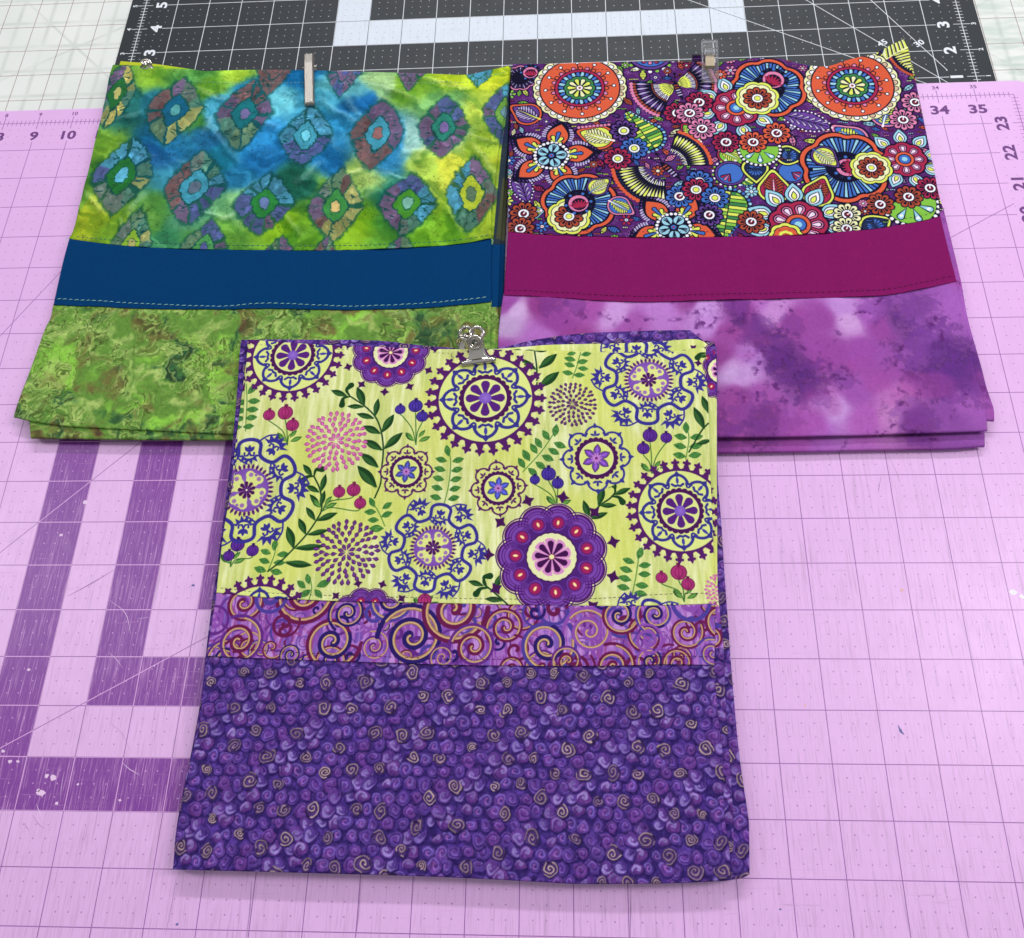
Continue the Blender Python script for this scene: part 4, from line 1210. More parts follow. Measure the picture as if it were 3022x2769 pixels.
    cv.a = np.clip(cv.a * (.93 + .14 * m), 0, 1)
    return cv


# ---- mottled green
def draw_green():
    cv = Canvas(box_of([(20, 880), (1500, 880), (1500, 1310), (20, 1310)], H_LEFT, .2), 88, H_LEFT, GR)
    h, w = cv.h, cv.w
    yy, xx = np.mgrid[0:h, 0:w]
    wx = (vnoise(h, w, 40, 71, 4) - .5) * 60; wy = (vnoise(h, w, 40, 72, 4) - .5) * 60
    big = vnoise(h, w, 62, 73, 4, .6); mid = vnoise(h, w, 30, 74, 4, .6); br = vnoise(h, w, 56, 75, 5, .65); dk = vnoise(h, w, 48, 76, 5, .65)
    W = lambda n, k=1.0: samp(n, yy + wy * k, xx + wx * k)
    a = np.broadcast_to(c8(100, 142, 60), (h, w, 3)).copy()

    def mix(c, t):
        nonlocal a
        a = a + (c - a) * np.clip(t, 0, 1)[..., None]
    mix(c8(138, 196, 72), (W(big) - .50) * 5)
    mix(c8(164, 190, 104), (W(mid) - .52) * 5 * .8)
    mix(c8(116, 114, 62), (W(br) - .50) * 6)
    mix(c8(86, 70, 50), (W(br, 1.5) - .58) * 6 * (W(mid) > .40))
    mix(c8(54, 104, 62), (W(dk) - .55) * 5)
    mix(c8(42, 70, 48), (W(dk, 1.4) - .62) * 7)
    # crackle: contour lines of a warped noise, light on one side and dark on the other
    for sd, k, cc in ((77, 1.6, 22), (78, 2.1, 34)):
        n = samp(vnoise(h, w, cc, sd, 4), yy + wy * k * .6, xx + wx * k * .6)
        mask = np.clip((vnoise(h, w, 60, sd + 5, 2) - .42) * 5, 0, 1)
        d = (n * 4) % 1.0
        mix(c8(66, 84, 38), np.exp(-((d - .5) / .085) ** 2) * mask * .8)
        mix(c8(182, 208, 118), np.exp(-((d - .68) / .10) ** 2) * mask * .6)
    cv.a = np.clip(a * (.90 + .2 * vnoise(h, w, 6, 79, 2)[..., None]), 0, 1).astype(np.float32)
    return cv


PUR_PTS = [(1500, 900, 150, 70, 150), (1530, 920, 232, 210, 240), (1500, 960, 205, 190, 215), (1600, 900, 140, 50, 120), (1650, 950, 146, 60, 140), (1730, 900, 170, 80, 160), (1810, 930, 222, 180, 232), (1850, 960, 170, 90, 170), (1950, 930, 200, 140, 214), (2080, 910, 218, 176, 236), (2100, 960, 210, 160, 226), (2050, 890, 140, 60, 130), (2150, 980, 150, 66, 140),
           (1600, 1000, 190, 120, 200), (1700, 1000, 150, 60, 130), (2200, 920, 140, 60, 140), (2260, 880, 190, 120, 200), (2290, 910, 214, 160, 220), (2250, 1000, 110, 50, 120), (2200, 940, 96, 44, 110), (2320, 1060, 92, 42, 112), (2380, 1120, 88, 40, 108), (2400, 1160, 104, 48, 116), (2350, 950, 152, 66, 148), (2430, 940, 150, 66, 150), (2490, 910, 206, 160, 224), (2510, 950, 226, 186, 232), (2560, 930, 176, 100, 190), (2600, 960, 146, 64, 146), (2450, 1040, 150, 66, 150), (2550, 1040, 154, 72, 160),
           (2220, 1050, 190, 140, 214), (2170, 1110, 224, 196, 236), (2200, 1120, 212, 176, 226), (2180, 1180, 150, 66, 140), (2250, 1180, 160, 80, 160), (2270, 1240, 130, 56, 126), (2130, 1250, 150, 66, 140), (2420, 1180, 196, 150, 216), (2460, 1190, 220, 186, 236), (2400, 1240, 176, 100, 190), (2520, 1150, 158, 84, 168), (2560, 1230, 180, 96, 180), (2660, 1180, 196, 120, 186), (2640, 1230, 206, 140, 196), (2700, 1240, 120, 54, 128), (2650, 950, 110, 60, 130), (2700, 900, 130, 70, 150), (2740, 960, 160, 92, 180), (2800, 920, 170, 100, 190), (2780, 1040, 96, 52, 124), (2820, 1100, 88, 46, 120), (2750, 1120, 100, 52, 124), (2860, 1200, 160, 90, 176), (2800, 1230, 130, 70, 150), (2700, 1050, 140, 76, 160), (2620, 1080, 150, 76, 160), (1480, 1030, 160, 80, 160), (2330, 1250, 160, 84, 170), (2130, 1060, 130, 56, 126)]


def draw_tiedye():
    cv = Canvas(box_of([(1470, 830), (2940, 830), (2940, 1340), (1470, 1340)], H_RIGHT, .2), 82, H_RIGHT, GR)
    a = blobfield(cv, PUR_PTS, .16, 90, 2.5)
    a = a + (c8(150, 84, 168) - a) * .34
    h, w = cv.h, cv.w
    yy, xx = np.mgrid[0:h, 0:w]
    # dark blots with ragged salt edges
    n = vnoise(h, w, 14, 93, 5, .7)
    X, Y = cv.grid()
    for (u, v, r, s_, c) in ((2165, 905, .35, .9, 0), (2230, 975, .42, 1, 0), (2290, 1040, .5, 1, 0), (2350, 1100, .55, 1, 0), (2400, 1160, .42, 1, 0), (2480, 1120, .3, .7, 0), (2330, 960, .25, .6, 0), (2700, 920, .55, .7, 1), (2760, 1040, .8, 1, 1), (2830, 1110, .7, 1, 1), (2700, 1230, .5, .8, 1), (2200, 1230, .55, .6, 0), (2290, 1250, .5, .6, 0), (2120, 1280, .5, .6, 0), (2600, 900, .4, .6, 1), (1620, 900, .3, .7, 0), (1700, 895, .22, .7, 0)):
        p = px2w(u, v, H_RIGHT)
        d = np.hypot((X - p[0]) * .9, Y - p[1])
        e = 1 - d / r + (n - .5) * 2.6
        t = np.clip(e * 3.2, 0, 1) * .42 * s_
        a = a + (c8(96, 46, 132) * (1 if c else .95) - a) * t[..., None]
        a = a * (1 - .16 * s_ * np.exp(-((e - .08) / .10) ** 2) * (d < r * 1.5))[..., None]
    # loose granular fringes
    n = vnoise(h, w, 9, 95, 4); m = vnoise(h, w, 90, 96, 3); m2 = vnoise(h, w, 26, 97, 3)
    band = np.exp(-((m - .55) / .035) ** 2) * np.clip((m2 - .35) * 4, 0, 1) * (xx > w * .10)
    t = np.clip((n - .50) * 9, 0, 1) * band
    a = a + (c8(84, 34, 100) - a) * (t * .75)[..., None]
    # pink veils
    pk = vnoise(h, w, 80, 98, 3)
    a = a + (c8(160, 72, 154) - a) * (np.clip((pk - .55) * 3, 0, .45))[..., None]
    cv.a = np.clip(a * (.96 + .08 * vnoise(h, w, 5, 99, 2)[..., None]), 0, 1).astype(np.float32)
    return cv
# ---------------------------------------------------------------- helpers: things, parts, meshes
def tag(o, label=None, cat=None, group=None, kind=None):
    if label: o['label'] = label
    if cat: o['category'] = cat
    if group: o['group'] = group
    if kind: o['kind'] = kind
    return o


def thing(name, loc, label, cat, group=None):
    o = bpy.data.objects.new(name, None)
    sc.collection.objects.link(o)
    o.location = Vector(loc) * S
    o.empty_display_size = .02
    return tag(o, label, cat, group)


def mesh(name, verts, faces, mat, parent=None, smooth=True, uv=None):
    """verts in inches, world coordinates"""
    base = np.array(parent_base(parent))
    me = bpy.data.meshes.new(name)
    v = (np.asarray(verts, float) - base) * S
    me.from_pydata(v.tolist(), [], [tuple(int(i) for i in f) for f in faces])
    if uv is not None:
        l = me.uv_layers.new(name='UVMap')
        idx = np.empty(len(me.loops), np.int32); me.loops.foreach_get('vertex_index', idx)
        l.data.foreach_set('uv', np.asarray(uv, np.float32)[idx].ravel())
    me.polygons.foreach_set('use_smooth', [smooth] * len(me.polygons))
    me.update()
    o = bpy.data.objects.new(name, me)
    sc.collection.objects.link(o)
    if mat: me.materials.append(mat)
    if parent is not None:
        o.parent = parent
    return o


def parent_base(p):
    b = Vector((0, 0, 0))
    while p is not None:
        b += p.location; p = p.parent
    return tuple(b / S)


def merge(parts):
    V, Fc, n = [], [], 0
    for v, f in parts:
        v = np.asarray(v, float); V.append(v); Fc += [[i + n for i in q] for q in f]; n += len(v)
    return np.concatenate(V), Fc


def boxm(x0, x1, y0, y1, z0, z1, b=0.0):
    """bevelled block"""
    if b <= 0:
        v = [(x, y, z) for z in (z0, z1) for y in (y0, y1) for x in (x0, x1)]
        return v, [(0, 2, 3, 1), (4, 5, 7, 6), (0, 1, 5, 4), (2, 6, 7, 3), (0, 4, 6, 2), (1, 3, 7, 5)]
    rings = []
    for z, i in ((z0, b), (z0 + b * .3, b * .3), (z0 + b, 0), (z1 - b, 0), (z1 - b * .3, b * .3), (z1, b)):
        p = []
        for (cx, cy, a0) in ((x1 - b, y1 - b, 0), (x0 + b, y1 - b, 90), (x0 + b, y0 + b, 180), (x1 - b, y0 + b, 270)):
            for a in (0, 45, 90):
                t = math.radians(a0 + a); r = max(b - i, 0)
                p.append((cx + r * math.cos(t), cy + r * math.sin(t), z))
        rings.append(p)
    n = 12; v = [q for r in rings for q in r]
    f = [list(range(n))[::-1], [5 * n + k for k in range(n)]]
    for r in range(5):
        for k in range(n):
            f.append([r * n + k, r * n + (k + 1) % n, (r + 1) * n + (k + 1) % n, (r + 1) * n + k])
    return v, f


def tubem(path, r, n=12, closed=False):
    P = np.asarray(path, float); m = len(P)
    r = np.broadcast_to(np.asarray(r, float), (m,))
    T = (np.roll(P, -1, 0) - np.roll(P, 1, 0)) if closed else np.gradient(P, axis=0)
    T /= np.linalg.norm(T, axis=1)[:, None]
    u = np.cross(T[0], [0, 0, 1]);
    if np.linalg.norm(u) < .1: u = np.cross(T[0], [0, 1, 0])
    V, f = [], []
    for i in range(m):
        u = u - T[i] * u.dot(T[i]); u /= np.linalg.norm(u); w = np.cross(T[i], u)
        for k in range(n):
            a = 2 * PI * k / n
            V.append(P[i] + r[i] * (math.cos(a) * u + math.sin(a) * w))
    for i in range(m if closed else m - 1):
        j = (i + 1) % m
        for k in range(n):
            f.append([i * n + k, i * n + (k + 1) % n, j * n + (k + 1) % n, j * n + k])
    if not closed:
        f += [list(range(n))[::-1], [(m - 1) * n + k for k in range(n)]]
    return np.array(V), f


def frame_xf(v, o, ax, ay, az):
    v = np.asarray(v, float)
    return o + v[:, :1] * ax + v[:, 1:2] * ay + v[:, 2:3] * az


# ---------------------------------------------------------------- node material helpers
class NT:
    def __init__(s, name):
        s.m = bpy.data.materials.new(name); s.m.use_nodes = True
        s.t = s.m.node_tree; s.bsdf = s.t.nodes['Principled BSDF']

    def n(s, typ, **kw):
        q = s.t.nodes.new(typ)
        for k, v in kw.items():
            setattr(q, k, v)
        return q

    def put(s, sock, v):
        if isinstance(v, bpy.types.NodeSocket):
            s.t.links.new(v, sock)
        elif isinstance(v, (int, float)):
            sock.default_value = v
        else:
            v = tuple(float(q) for q in v)
            sock.default_value = v if len(v) == len(sock.default_value) else (*v, 1)

    def f(s, op, a, b=None, c=None, clamp=False):
        q = s.n('ShaderNodeMath', operation=op, use_clamp=clamp)
        for i, v in enumerate((a, b, c)):
            if v is not None: s.put(q.inputs[i], v)
        return q.outputs[0]

    def mix(s, t, a, b, mode='MIX'):
        q = s.n('ShaderNodeMix', data_type='RGBA', blend_type=mode)
        s.put(q.inputs[0], t); s.put(q.inputs[6], a); s.put(q.inputs[7], b)
        return q.outputs[2]

    def noise(s, vec, scale, detail=2, rough=.5, dist=0):
        q = s.n('ShaderNodeTexNoise')
        s.put(q.inputs['Vector'], vec); q.inputs['Scale'].default_value = scale; q.inputs['Detail'].default_value = detail
        q.inputs['Roughness'].default_value = rough; q.inputs['Distortion'].default_value = dist
        return q.outputs[0]

    def ramp(s, v, lo, hi):
        q = s.n('ShaderNodeMapRange', clamp=True)
        s.put(q.inputs[0], v); q.inputs[1].default_value = lo; q.inputs[2].default_value = hi
        return q.outputs[0]

    def mx(s, *a):
        r = a[0]
        for b in a[1:]:
            r = s.f('MAXIMUM', r, b)
        return r

    def mul(s, *a):
        r = a[0]
        for b in a[1:]:
            r = s.f('MULTIPLY', r, b)
        return r

    def scale(s, vec, k):
        q = s.n('ShaderNodeVectorMath', operation='MULTIPLY')
        s.put(q.inputs[0], vec); q.inputs[1].default_value = k if not isinstance(k, (int, float)) else (k, k, k)
        return q.outputs[0]

    def bump(s, h, strength, dist):
        q = s.n('ShaderNodeBump'); q.inputs['Strength'].default_value = strength; q.inputs['Distance'].default_value = dist
        s.put(q.inputs['Height'], h); s.t.links.new(q.outputs[0], s.bsdf.inputs['Normal'])


def lin(r, g, b):
    f = lambda c: (c / 255 / 12.92) if c <= 10 else ((c / 255 + .055) / 1.055) ** 2.4
    return (f(r), f(g), f(b), 1.0)


CLOTH = []


def cloth(name, cv=None, rgb=None, tint=1.0, sheen=.0):
    """woven cotton: printed (cv) or solid (rgb)"""
    t = NT(name); b = t.bsdf
    uvn = t.n('ShaderNodeTexCoord')
    ob = t.scale(uvn.outputs['Object'], 1 / S)
    if cv is not None:
        im = bpy.data.images.new(name + '_print', cv.w, cv.h, alpha=False)
        a = np.ones((cv.h, cv.w, 4), np.float32); a[..., :3] = np.clip(cv.a, 0, 1)
        im.pixels.foreach_set(a.ravel()); im.update(); im.pack()
        tx = t.n('ShaderNodeTexImage', image=im, interpolation='Cubic')
        t.t.links.new(uvn.outputs['UV'], tx.inputs[0])
        col = tx.outputs[0]
    else:
        q = t.n('ShaderNodeRGB'); q.outputs[0].default_value = lin(*rgb); col = q.outputs[0]
    # thread-scale grain and faint slubs
    g1 = t.noise(ob, 45, 3, .7)
    g2 = t.noise(t.scale(ob, (70, 6, 1)), 1, 2); g3 = t.noise(t.scale(ob, (6, 70, 1)), 1, 2)
    g = t.f('ADD', t.f('MULTIPLY', g1, .5), t.f('MULTIPLY', t.f('ADD', g2, g3), .25))
    k = t.f('MULTIPLY_ADD', t.ramp(g, .3, .7), .26 if cv is not None else .46, (.87 if cv is not None else .78) * tint)
    kk = t.n('ShaderNodeCombineColor')
    for i in range(3): t.put(kk.inputs[i], k)
    t.put(b.inputs['Base Color'], t.mix(1.0, col, kk.outputs[0], 'MULTIPLY'))
    b.inputs['Roughness'].default_value = .82
    b.inputs['Specular IOR Level'].default_value = .06
    b.inputs['Sheen Weight'].default_value = sheen
    t.bump(t.f('ADD', g, t.f('MULTIPLY', t.noise(ob, 7, 3), .8)), .35, .0006)
    return t.m


def metal(name, rgb, rough, metallic=1.0):
    t = NT(name); b = t.bsdf
    tc = t.n('ShaderNodeTexCoord'); ob = t.scale(tc.outputs['Object'], 1 / S)
    n = t.noise(ob, 14, 4, .6)
    t.put(b.inputs['Base Color'], t.mix(n, lin(*[c * .9 for c in rgb]), lin(*rgb)))
    b.inputs['Metallic'].default_value = metallic
    t.put(b.inputs['Roughness'], t.f('MULTIPLY_ADD', n, .12, rough - .06))
    t.bump(n, .08, .0003)
    return t.m


# ---------------------------------------------------------------- the printed mats (grid, ruler, dots, wear: all in the material)
def grid_nodes(t, vec):
    sp = t.n('ShaderNodeSeparateXYZ'); t.put(sp.inputs[0], vec)
    return sp.outputs[0], sp.outputs[1]


def line_at(t, x, period, w, off=0.0):
    """1 on lines every period"""
    q = t.f('PINGPONG', t.f('ADD', x, off) if off else x, period / 2)
    return t.f('LESS_THAN', q, w)


def between(t, x, a, b):
    return t.mul(t.f('GREATER_THAN', x, a), t.f('LESS_THAN', x, b))


def rects(t, x, y, rs):
    r = None
    for (x0, x1, y0, y1) in rs:
        q = t.mul(between(t, x, x0, x1), between(t, y, y0, y1))
        r = q if r is None else t.mx(r, q)
    return r


def mat_material(name, base, ink, alt, alt_ink, W, Hh, alts, diag, gaps, wear, rough, lw=.0105):
    t = NT(name); b = t.bsdf
    tc = t.n('ShaderNodeTexCoord'); ob = t.scale(tc.outputs['Object'], 1 / S)
    x, y = grid_nodes(t, ob)
    inside = t.mul(between(t, x, -.01, W + .01), between(t, y, -.01, Hh + .01))
    vert = t.mul(line_at(t, x, 1, lw), between(t, y, gaps[0], gaps[1]))
    hor = t.mul(line_at(t, y, 1, lw), between(t, x, gaps[2], gaps[3]))
    lines = t.mul(t.mx(vert, hor), inside)
    edge = t.mx(t.f('LESS_THAN', t.f('ABSOLUTE', t.f('SUBTRACT', x, W)), lw * 1.15), t.f('LESS_THAN', t.f('ABSOLUTE', x), lw * 1.15),
                t.f('LESS_THAN', t.f('ABSOLUTE', t.f('SUBTRACT', y, Hh)), lw * 1.15), t.f('LESS_THAN', t.f('ABSOLUTE', y), lw * 1.15))
    edge = t.mul(edge, inside)
    # ruler ticks: eighths short, inches long
    def ticks(u, v, V):
        d = t.f('ABSOLUTE', t.f('SUBTRACT', v, V))
        s8 = t.mul(line_at(t, u, .125, .0085), t.f('LESS_THAN', d, .10))
        s1 = t.mul(line_at(t, u, 1, .0095), t.f('LESS_THAN', d, .24))
        return t.mx(s8, s1)
    tk = t.mx(t.mul(t.mx(ticks(x, y, Hh), ticks(x, y, 0)), between(t, x, .02, W - .02)), t.mul(t.mx(ticks(y, x, W), ticks(y, x, 0)), between(t, y, .02, Hh - .02)))
    # dots at the quarters
    fx = t.f('PINGPONG', x, .125); fy = t.f('PINGPONG', y, .125)      # 0 at multiples of 1/4
    dist = t.f('SQRT', t.f('ADD', t.mul(fx, fx), t.mul(fy, fy)))
    nx = t.f('GREATER_THAN', t.f('PINGPONG', x, .5), .12); ny = t.f('GREATER_THAN', t.f('PINGPONG', y, .5), .12)
    jn = t.noise(ob, 3.0, 1)
    dots = t.mul(t.f('LESS_THAN', dist, t.f('MULTIPLY_ADD', jn, .012, .009)), nx, ny, inside)
    ls = t.mx(lines, edge, tk)
    for (x0, ang) in diag:
        a = math.radians(ang)
        d = t.f('ABSOLUTE', t.f('SUBTRACT', t.mul(y, math.cos(a)), t.mul(t.f('SUBTRACT', x, x0), math.sin(a))))
        ls = t.mx(ls, t.mul(t.f('LESS_THAN', d, lw), between(t, x, gaps[2], gaps[3]), between(t, y, gaps[0], gaps[1])))
    A = rects(t, x, y, alts)
    # print wears thin unevenly
    wn = t.noise(ob, 1.7, 4, .6); fine = t.noise(ob, 22, 3, .7)
    basec = t.mix(t.ramp(wn, .3, .7), base, tuple(c * .955 for c in base[:3]))
    altc = t.mix(t.mul(t.ramp(t.noise(ob, 26, 4, .8), .56, .78), t.ramp(wn, .38, .62), .42), alt, alt_ink)
    col = t.mix(A, basec, altc)
    inkc = t.mix(A, ink, alt_ink)
    col = t.mix(t.mul(ls, t.f('MULTIPLY_ADD', t.ramp(fine, .25, .5), .22, .72)), col, inkc)
    col = t.mix(t.mul(dots, .62), col, inkc)
    # knife scores and scuffs, mostly along the grid
    def scr(sx, sy, sc_, lo, hi):
        return t.ramp(t.noise(t.scale(ob, (sx, sy, 1)), sc_, 3, .75, .25), lo, hi)
    zone = t.ramp(t.noise(t.scale(ob, (1, 1, 1)), .22, 2), .38, .62)
    near = t.ramp(y, 22, 9)
    v1 = t.mul(scr(15, .6, 1, .53, .70), zone); h1 = t.mul(scr(.8, 15, 1, .60, .74), t.ramp(t.noise(ob, .3, 2), .42, .6))
    v2 = scr(34, 1.1, 1, .53, .72)
    sc3 = t.mul(t.mx(t.mul(v1, .75), t.mul(h1, .55), t.mul(v2, .75)), near, wear)
    scratch_col = t.mix(A, tuple(c * .58 for c in base[:3]), alt_ink)
    col = t.mix(sc3, col, scratch_col)
    speck = t.mul(t.f('GREATER_THAN', t.noise(ob, 6.5, 5, .72), .745), A, wear)
    col = t.mix(speck, col, base)
    # a few smudges
    sm = t.mul(t.ramp(t.noise(ob, .9, 5, .65, .3), .64, .78), .22 * wear)
    col = t.mix(sm, col, tuple(c * .6 for c in base[:3]))
    t.put(b.inputs['Base Color'], col)
    t.put(b.inputs['Roughness'], t.f('MULTIPLY_ADD', wn, .14, rough))
    b.inputs['Specular IOR Level'].default_value = .5 if wear > .5 else .3
    t.bump(t.f('ADD', t.noise(ob, 60, 2), t.mul(t.mx(v1, h1, v2), -.5)), .18, .0004)
    return t.m


def slab(name, x0, x1, y0, y1, ztop, th, rc, mat, parent):
    """sheet with rounded corners and a small edge radius, in the parent's frame (inches)"""
    rings = []
    e = min(.02, th / 3)
    for z, i in ((ztop - th, 0), (ztop - e, 0), (ztop - e * .3, e * .3), (ztop, e)):
        p = []
        for (cx, cy, a0) in ((x1 - rc, y1 - rc, 0), (x0 + rc, y1 - rc, 90), (x0 + rc, y0 + rc, 180), (x1 - rc, y0 + rc, 270)):
            for k in range(7):
                t = math.radians(a0 + k * 15)
                p.append((cx + (rc - i) * math.cos(t), cy + (rc - i) * math.sin(t), z))
        rings.append(p)
    n = 28; v = [q for r in rings for q in r]
    f = [list(range(n))[::-1], [3 * n + k for k in range(n)]]
    for r in range(3):
        for k in range(n):
            f.append([r * n + k, r * n + (k + 1) % n, (r + 1) * n + (k + 1) % n, (r + 1) * n + k])
    me = bpy.data.meshes.new(name)
    me.from_pydata([tuple(c * S for c in q) for q in v], [], f); me.materials.append(mat)
    o = bpy.data.objects.new(name, me); sc.collection.objects.link(o); o.parent = parent
    return o


def numeral(txt, x, y, z, h, mat, parent, rot=0.0, wide=1.2, bold=.03):
    cu = bpy.data.curves.new('numeral', 'FONT')
    cu.body = txt; cu.align_x = 'CENTER'; cu.align_y = 'CENTER'; cu.size = h * 1.37 * S; cu.offset = bold * h * S; cu.resolution_u = 3
    cu.extrude = .0006 * S
    tmp = bpy.data.objects.new('numeral_outline', cu); sc.collection.objects.link(tmp)
    dg = bpy.context.evaluated_depsgraph_get()
    me = bpy.data.meshes.new_from_object(tmp.evaluated_get(dg))
    bpy.data.objects.remove(tmp); bpy.data.curves.remove(cu)
    me.name = 'numeral'
    me.materials.clear(); me.materials.append(mat)
    o = bpy.data.objects.new('numeral', me); sc.collection.objects.link(o); o.parent = parent
    o.location = (x * S, y * S, z * S); o.rotation_euler = (0, 0, rot); o.scale = (wide, 1, 1)
    return o


def plain(name, rgb, rough=.6, spec=.3):
    t = NT(name); tc = t.n('ShaderNodeTexCoord'); ob = t.scale(tc.outputs['Object'], 1 / S)
    n = t.noise(ob, 18, 3, .7)
    t.put(t.bsdf.inputs['Base Color'], t.mix(t.ramp(n, .3, .7), lin(*[c * .94 for c in rgb]), lin(*rgb)))
    t.bsdf.inputs['Roughness'].default_value = rough; t.bsdf.inputs['Specular IOR Level'].default_value = spec
    return t.m


# table
tbl = NT('table_laminate'); tb_tc = tbl.n('ShaderNodeTexCoord')
tbl.put(tbl.bsdf.inputs['Base Color'], tbl.mix(tbl.noise(tbl.scale(tb_tc.outputs['Object'], 1 / S), 3, 4), lin(206, 204, 200), lin(222, 220, 216)))
tbl.bsdf.inputs['Roughness'].default_value = .5
v, f = boxm(-16, 62, -12, 50, -1.8, -.32, .25)
tag(mesh('table_top', v, f, tbl.m, None, False), kind='structure')

# pale cutting mat underneath, at the back
wb = NT('pale_mat'); tc = wb.n('ShaderNodeTexCoord'); ob = wb.scale(tc.outputs['Object'], 1 / S)
x, y = grid_nodes(wb, ob)
ln = wb.mx(line_at(wb, x, 1, .0095), line_at(wb, y, 1, .0095))
wv = wb.noise(ob, .8, 3)
xo = wb.f('ADD', x, .53); yo = wb.f('ADD', y, -.17)


def soft(u, wdt):
    return wb.ramp(wb.f('PINGPONG', u, .5), wdt, .0)


under = wb.mx(soft(xo, .10), soft(yo, .10))
d45 = wb.f('PINGPONG', wb.f('MULTIPLY', wb.f('ADD', xo, yo), .2), .5)
d30 = wb.f('PINGPONG', wb.f('MULTIPLY', wb.f('SUBTRACT', wb.f('MULTIPLY', xo, .62), yo), .25), .5)
under = wb.mx(under, wb.ramp(d45, .018, 0), wb.ramp(d30, .018, 0))
under = wb.mul(under, wb.ramp(wv, .25, .6), .34)
yel = wb.mul(wb.ramp(y, 4.9 - 5.0, 3.8 - 5.0), wb.ramp(wb.noise(wb.scale(ob, (1, 5, 1)), 1.2, 3), .35, .6), wb.f('GREATER_THAN', x, 27), .35)
col = wb.mix(wb.ramp(wb.noise(ob, .5, 2), .3, .7), lin(231, 233, 228), lin(220, 224, 219))
col = wb.mix(under, col, lin(140, 156, 146))
gz = wb.mul(wb.f('GREATER_THAN', x, 26), wb.ramp(wb.noise(wb.scale(ob, (.8, 3.5, 1)), 1, 3), .42, .62), .5)
col = wb.mix(gz, col, lin(168, 188, 176))
col = wb.mix(wb.mul(ln, .85), col, lin(132, 84, 92))
wb.put(wb.bsdf.inputs['Base Color'], col)
wb.bsdf.inputs['Roughness'].default_value = .5
pm = thing('cutting_mat', (6.77, 25.03, 0), 'pale translucent cutting mat with thin red-brown grid lines, lying lowest at the back', 'cutting mat')
pm.rotation_euler = (0, 0, .0005)
slab('mat_sheet', -12.3, 38.2, -8, 16, -.14, .18, .4, wb.m, pm)

# black mat with the pale U printed on it
bm_ = mat_material('black_mat', lin(40, 45, 50), lin(226, 230, 236), lin(214, 222, 232), lin(104, 108, 116), 24, 36,
                   [(6, 18, 3, 4), (6, 7, 4, 9), (17, 18, 4, 9)], [(24, 180 - 30), (24, 180 - 45), (24, 180 - 60)], (-.3, 36.3, .70, 23.28), .35, .42)
blk = thing('cutting_mat', (11.2, 23.695, 0), 'black cutting mat with white grid lines and a pale block pattern, behind the bundles', 'cutting mat')
blk.rotation_euler = (0, 0, .00276)
slab('mat_sheet', -.47, 24.5, -.5, 36.5, -.06, .07, .3, bm_, blk)
wh = plain('white_ink', (232, 236, 242), .6)
for n_ in (1, 2, 3, 4, 5, 6):
    numeral(str(n_), .53, n_, -.0585, .33, wh, blk, PI / 2, 1.25, .045)
    numeral(str(n_), -.31, n_, -.0585, .13, wh, blk, PI / 2, 1.2, .03)
    numeral(str(n_), 23.5, n_, -.0585, .33, wh, blk, PI / 2, 1.25, .045)
    numeral(str(n_), 24.33, n_, -.0585, .13, wh, blk, PI / 2, 1.2, .03)
numeral('45', 21.70, 2.36, -.0585, .19, wh, blk, .55, 1.15, .035)
numeral('30', 22.70, 2.30, -.0585, .19, wh, blk, .55, 1.15, .035)

# pink mat, lying over the black one
PK = lin(230, 182, 234)
pk = mat_material('pink_mat', PK, lin(140, 84, 158), lin(126, 54, 152), lin(226, 172, 226), 36, 24,
                  [(12, 13, 6, 19), (12, 22, 6, 7), (14, 15, 8, 19), (14, 22, 8, 9), (16, 17, 10, 19), (16, 22, 10, 11)],
                  [(0, 30), (0, 45), (0, 60)], (.5, 23.30, .5, 35.24), 1.0, .25, .0088)
pink = thing('cutting_mat', (0, 0, 0), 'pink cutting mat with purple inch grid and dark stripes, in front under all the bundles', 'cutting mat')
slab('mat_sheet', -.5, 36.5, -.5, 24.5, 0, .055, .35, pk, pink)
pi = plain('purple_ink', (116, 66, 134), .6)
for n_ in list(range(7, 12)) + list(range(32, 36)):
    numeral(str(n_), n_ - (.03 if n_ > 9 else 0), 23.50, .0012, .30, pi, pink, 0, 1.22, .045)
    numeral(str(n_), n_, 24.31, .0012, .125, pi, pink, 0, 1.15, .02)
for n_ in (18, 19, 20, 21, 22, 23):
    numeral(str(n_), 35.50, n_, .0012, .31, pi, pink, PI / 2, 1.18, .045)
    numeral(str(n_), 36.33, n_, .0012, .125, pi, pink, PI / 2, 1.15, .02)
# chalk, nicks and pen marks on the pink mat
nick = plain('nick', (240, 206, 240), .7); penb = plain('pen_mark', (110, 110, 170), .7); pale = plain('pale_mark', (250, 244, 250), .7)
rng = random.Random(4)


def flake(px, py, r, m, name):
    p = px2w(px, py, 0)
    k = rng.randint(6, 9)
    v = [(p[0] + r * rng.uniform(.5, 1.1) * math.cos(2 * PI * i / k), p[1] + .7 * r * rng.uniform(.5, 1.1) * math.sin(2 * PI * i / k), .0015) for i in range(k)]
    mesh(name, v, [list(range(k))], m, pink, False)


def markline(pts, w, m, name):
    P = px2w(np.array([q[0] for q in pts], float), np.array([q[1] for q in pts], float), 0)[:, :2]
    q = stroke_poly(interp_poly(P, 5), [w * .3, w, w * .3])
    mesh(name, [(a, b, .0014) for a, b in q], [list(range(len(q)))], m, pink, False)


